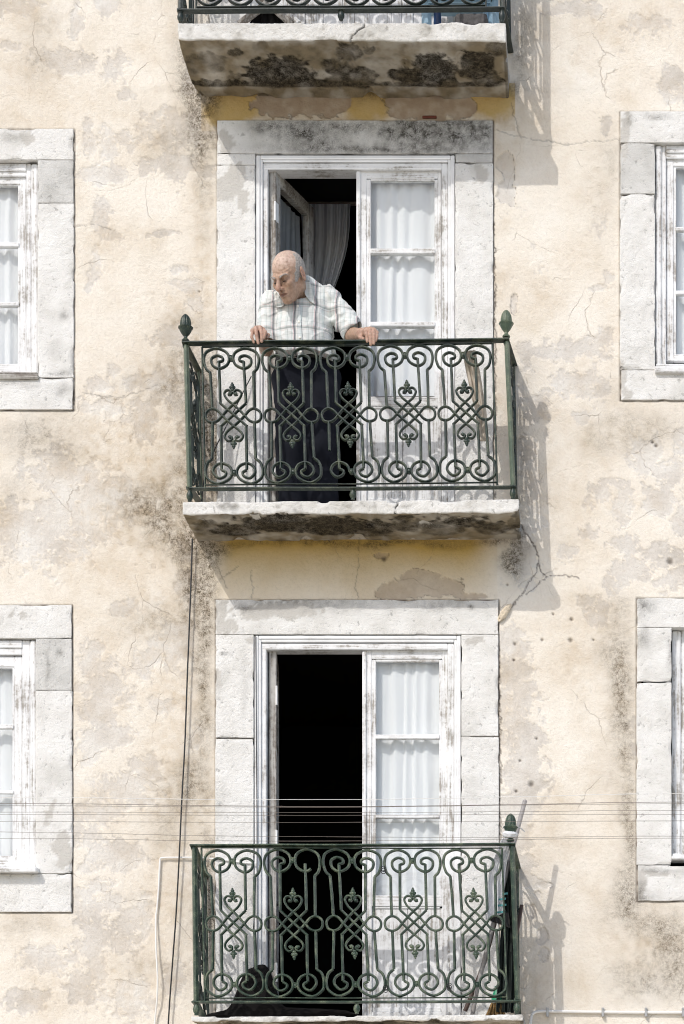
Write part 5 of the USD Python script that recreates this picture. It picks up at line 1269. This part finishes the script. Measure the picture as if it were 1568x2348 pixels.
def flap(poly, lift, up):
    """a collar flap: a thin curved plate on the shirt front"""
    from shapely.geometry import Polygon
    import shapely
    pg = Polygon(poly).buffer(1.2, join_style=1).buffer(-.4)
    x0, y0, x1, y1 = pg.bounds; n = 22
    gx, gy = np.linspace(x0, x1, n), np.linspace(y0, y1, n)
    pts = [(a, b) for a in gx for b in gy if pg.contains(shapely.Point(a, b))] + list(np.array(pg.exterior.coords)[:-1])
    pts = np.array(pts)
    from scipy.spatial import Delaunay
    tr_ = Delaunay(pts).simplices
    ok = [pg.buffer(.3).contains(shapely.Point(*pts[t].mean(0))) for t in tr_]
    tr_ = tr_[np.array(ok)]
    a = pts[tr_[:, 1]] - pts[tr_[:, 0]]; b = pts[tr_[:, 2]] - pts[tr_[:, 0]]
    s = a[:, 0] * b[:, 1] - a[:, 1] * b[:, 0] > 0; tr_[s] = tr_[s][:, ::-1]
    def depth(p, q):
        k = np.clip((up[1] - q) / (up[1] - up[0]), 0, 1)         # rises from the shirt towards the neck
        return lift + .016 * k
    front = np.array([hit(shirt_solid, p, q, depth(p, q) + .004) for p, q in pts]); back = front + [0, .004, 0]
    n = len(pts); v = np.vstack([front, back]); f = np.vstack([tr_, tr_[:, ::-1] + n])
    ed = {}
    for t in tr_:
        for i in range(3):
            e = (t[i], t[(i + 1) % 3]); ed[e] = 1
    side = [(i, j) for i, j in ed if (j, i) not in ed]
    f = np.vstack([f] + [[[j, i, i + n], [j, i + n, j + n]] for i, j in side])
    return v, f
obj('collar', flap([(700, 642), (705, 640), (711, 650), (718, 676), (721, 697), (711, 690), (703, 680), (699, 672)], .006, (655, 697)), 'plaid_shirt', man, smooth=50)
obj('collar', flap([(625, 670), (632, 669), (639, 678), (649, 692), (650, 698), (646, 703), (635, 704), (628, 694)], .010, (670, 704)), 'plaid_shirt', man, smooth=50)
obj('placket', flap([(678, 700), (687, 700), (690, 740), (692, 780), (692, 826), (684, 826), (682, 780), (680, 740)], .001, (0, 1)), 'plaid_shirt', man, smooth=50)
for q_ in (702, 738, 774, 806):
    c = hit(shirt_solid, 683 + (q_ - 702) * .06, q_, .006)
    vv, ff = lathe([(0, 0), (.0068, 0), (.0068, .002), (.004, .003), (0, .0026)], [0, 0, 0], 12)
    obj('button', (np.stack([vv[:, 0], -vv[:, 2], vv[:, 1]], 1) + c, ff), 'button_white', man, smooth=50)
# trousers, belt, shoes
def trousers(p):
    d = ell(p, P(702, 862, .03), (.178, .125, .15))
    for s in 'lr':
        d = smin(d, cone(p, J['hip' + s], J['k' + s], .108, .094), .03); d = smin(d, cone(p, J['k' + s], J['a' + s], .094, .084), .03)
    d = d + (fbm(p * [10, 10, 6], 3, 36) - .5) * .022 + .003 * np.sin(p[:, 2] * 55 + p[:, 0] * 40 + 5 * noise(p * 6, 37))
    return np.maximum(d, p[:, 2] - Z(826, .0))
obj('trousers', surfnet(trousers, *around([J['al'] + [0, 0, -.02], J['ar'], P(702, 822, 0), J['hipl'], J['hipr'] + [0, .12, 0], J['hipl'] - [.06, .08, 0]], .10), .0085), 'trousers_navy', man, smooth=True)
th = np.linspace(0, 2 * np.pi, 40); c = P(702, 833, .02)
obj('belt', cat([ribbon(np.stack([c[0] + .176 * np.cos(th), c[1] + .128 * np.sin(th), c[2] + 0 * th], 1)[k:k + 2], np.array([math.cos(th[k] + .08), math.sin(th[k] + .08), 0]), .034, .006) for k in range(39)]), 'belt_black', man)
for s in 'lr':
    e = trimesh.creation.icosphere(3, 1.0); ev = np.array(e.vertices) * [.05, .13, .05]; ev[:, 2] = np.maximum(ev[:, 2], -.03)
    obj('shoe', (ev + [J['a' + s][0], J['a' + s][1] - .05, Z(1151.5, -.40) + .035], np.array(e.faces)), 'shoe_black', man, smooth=True)
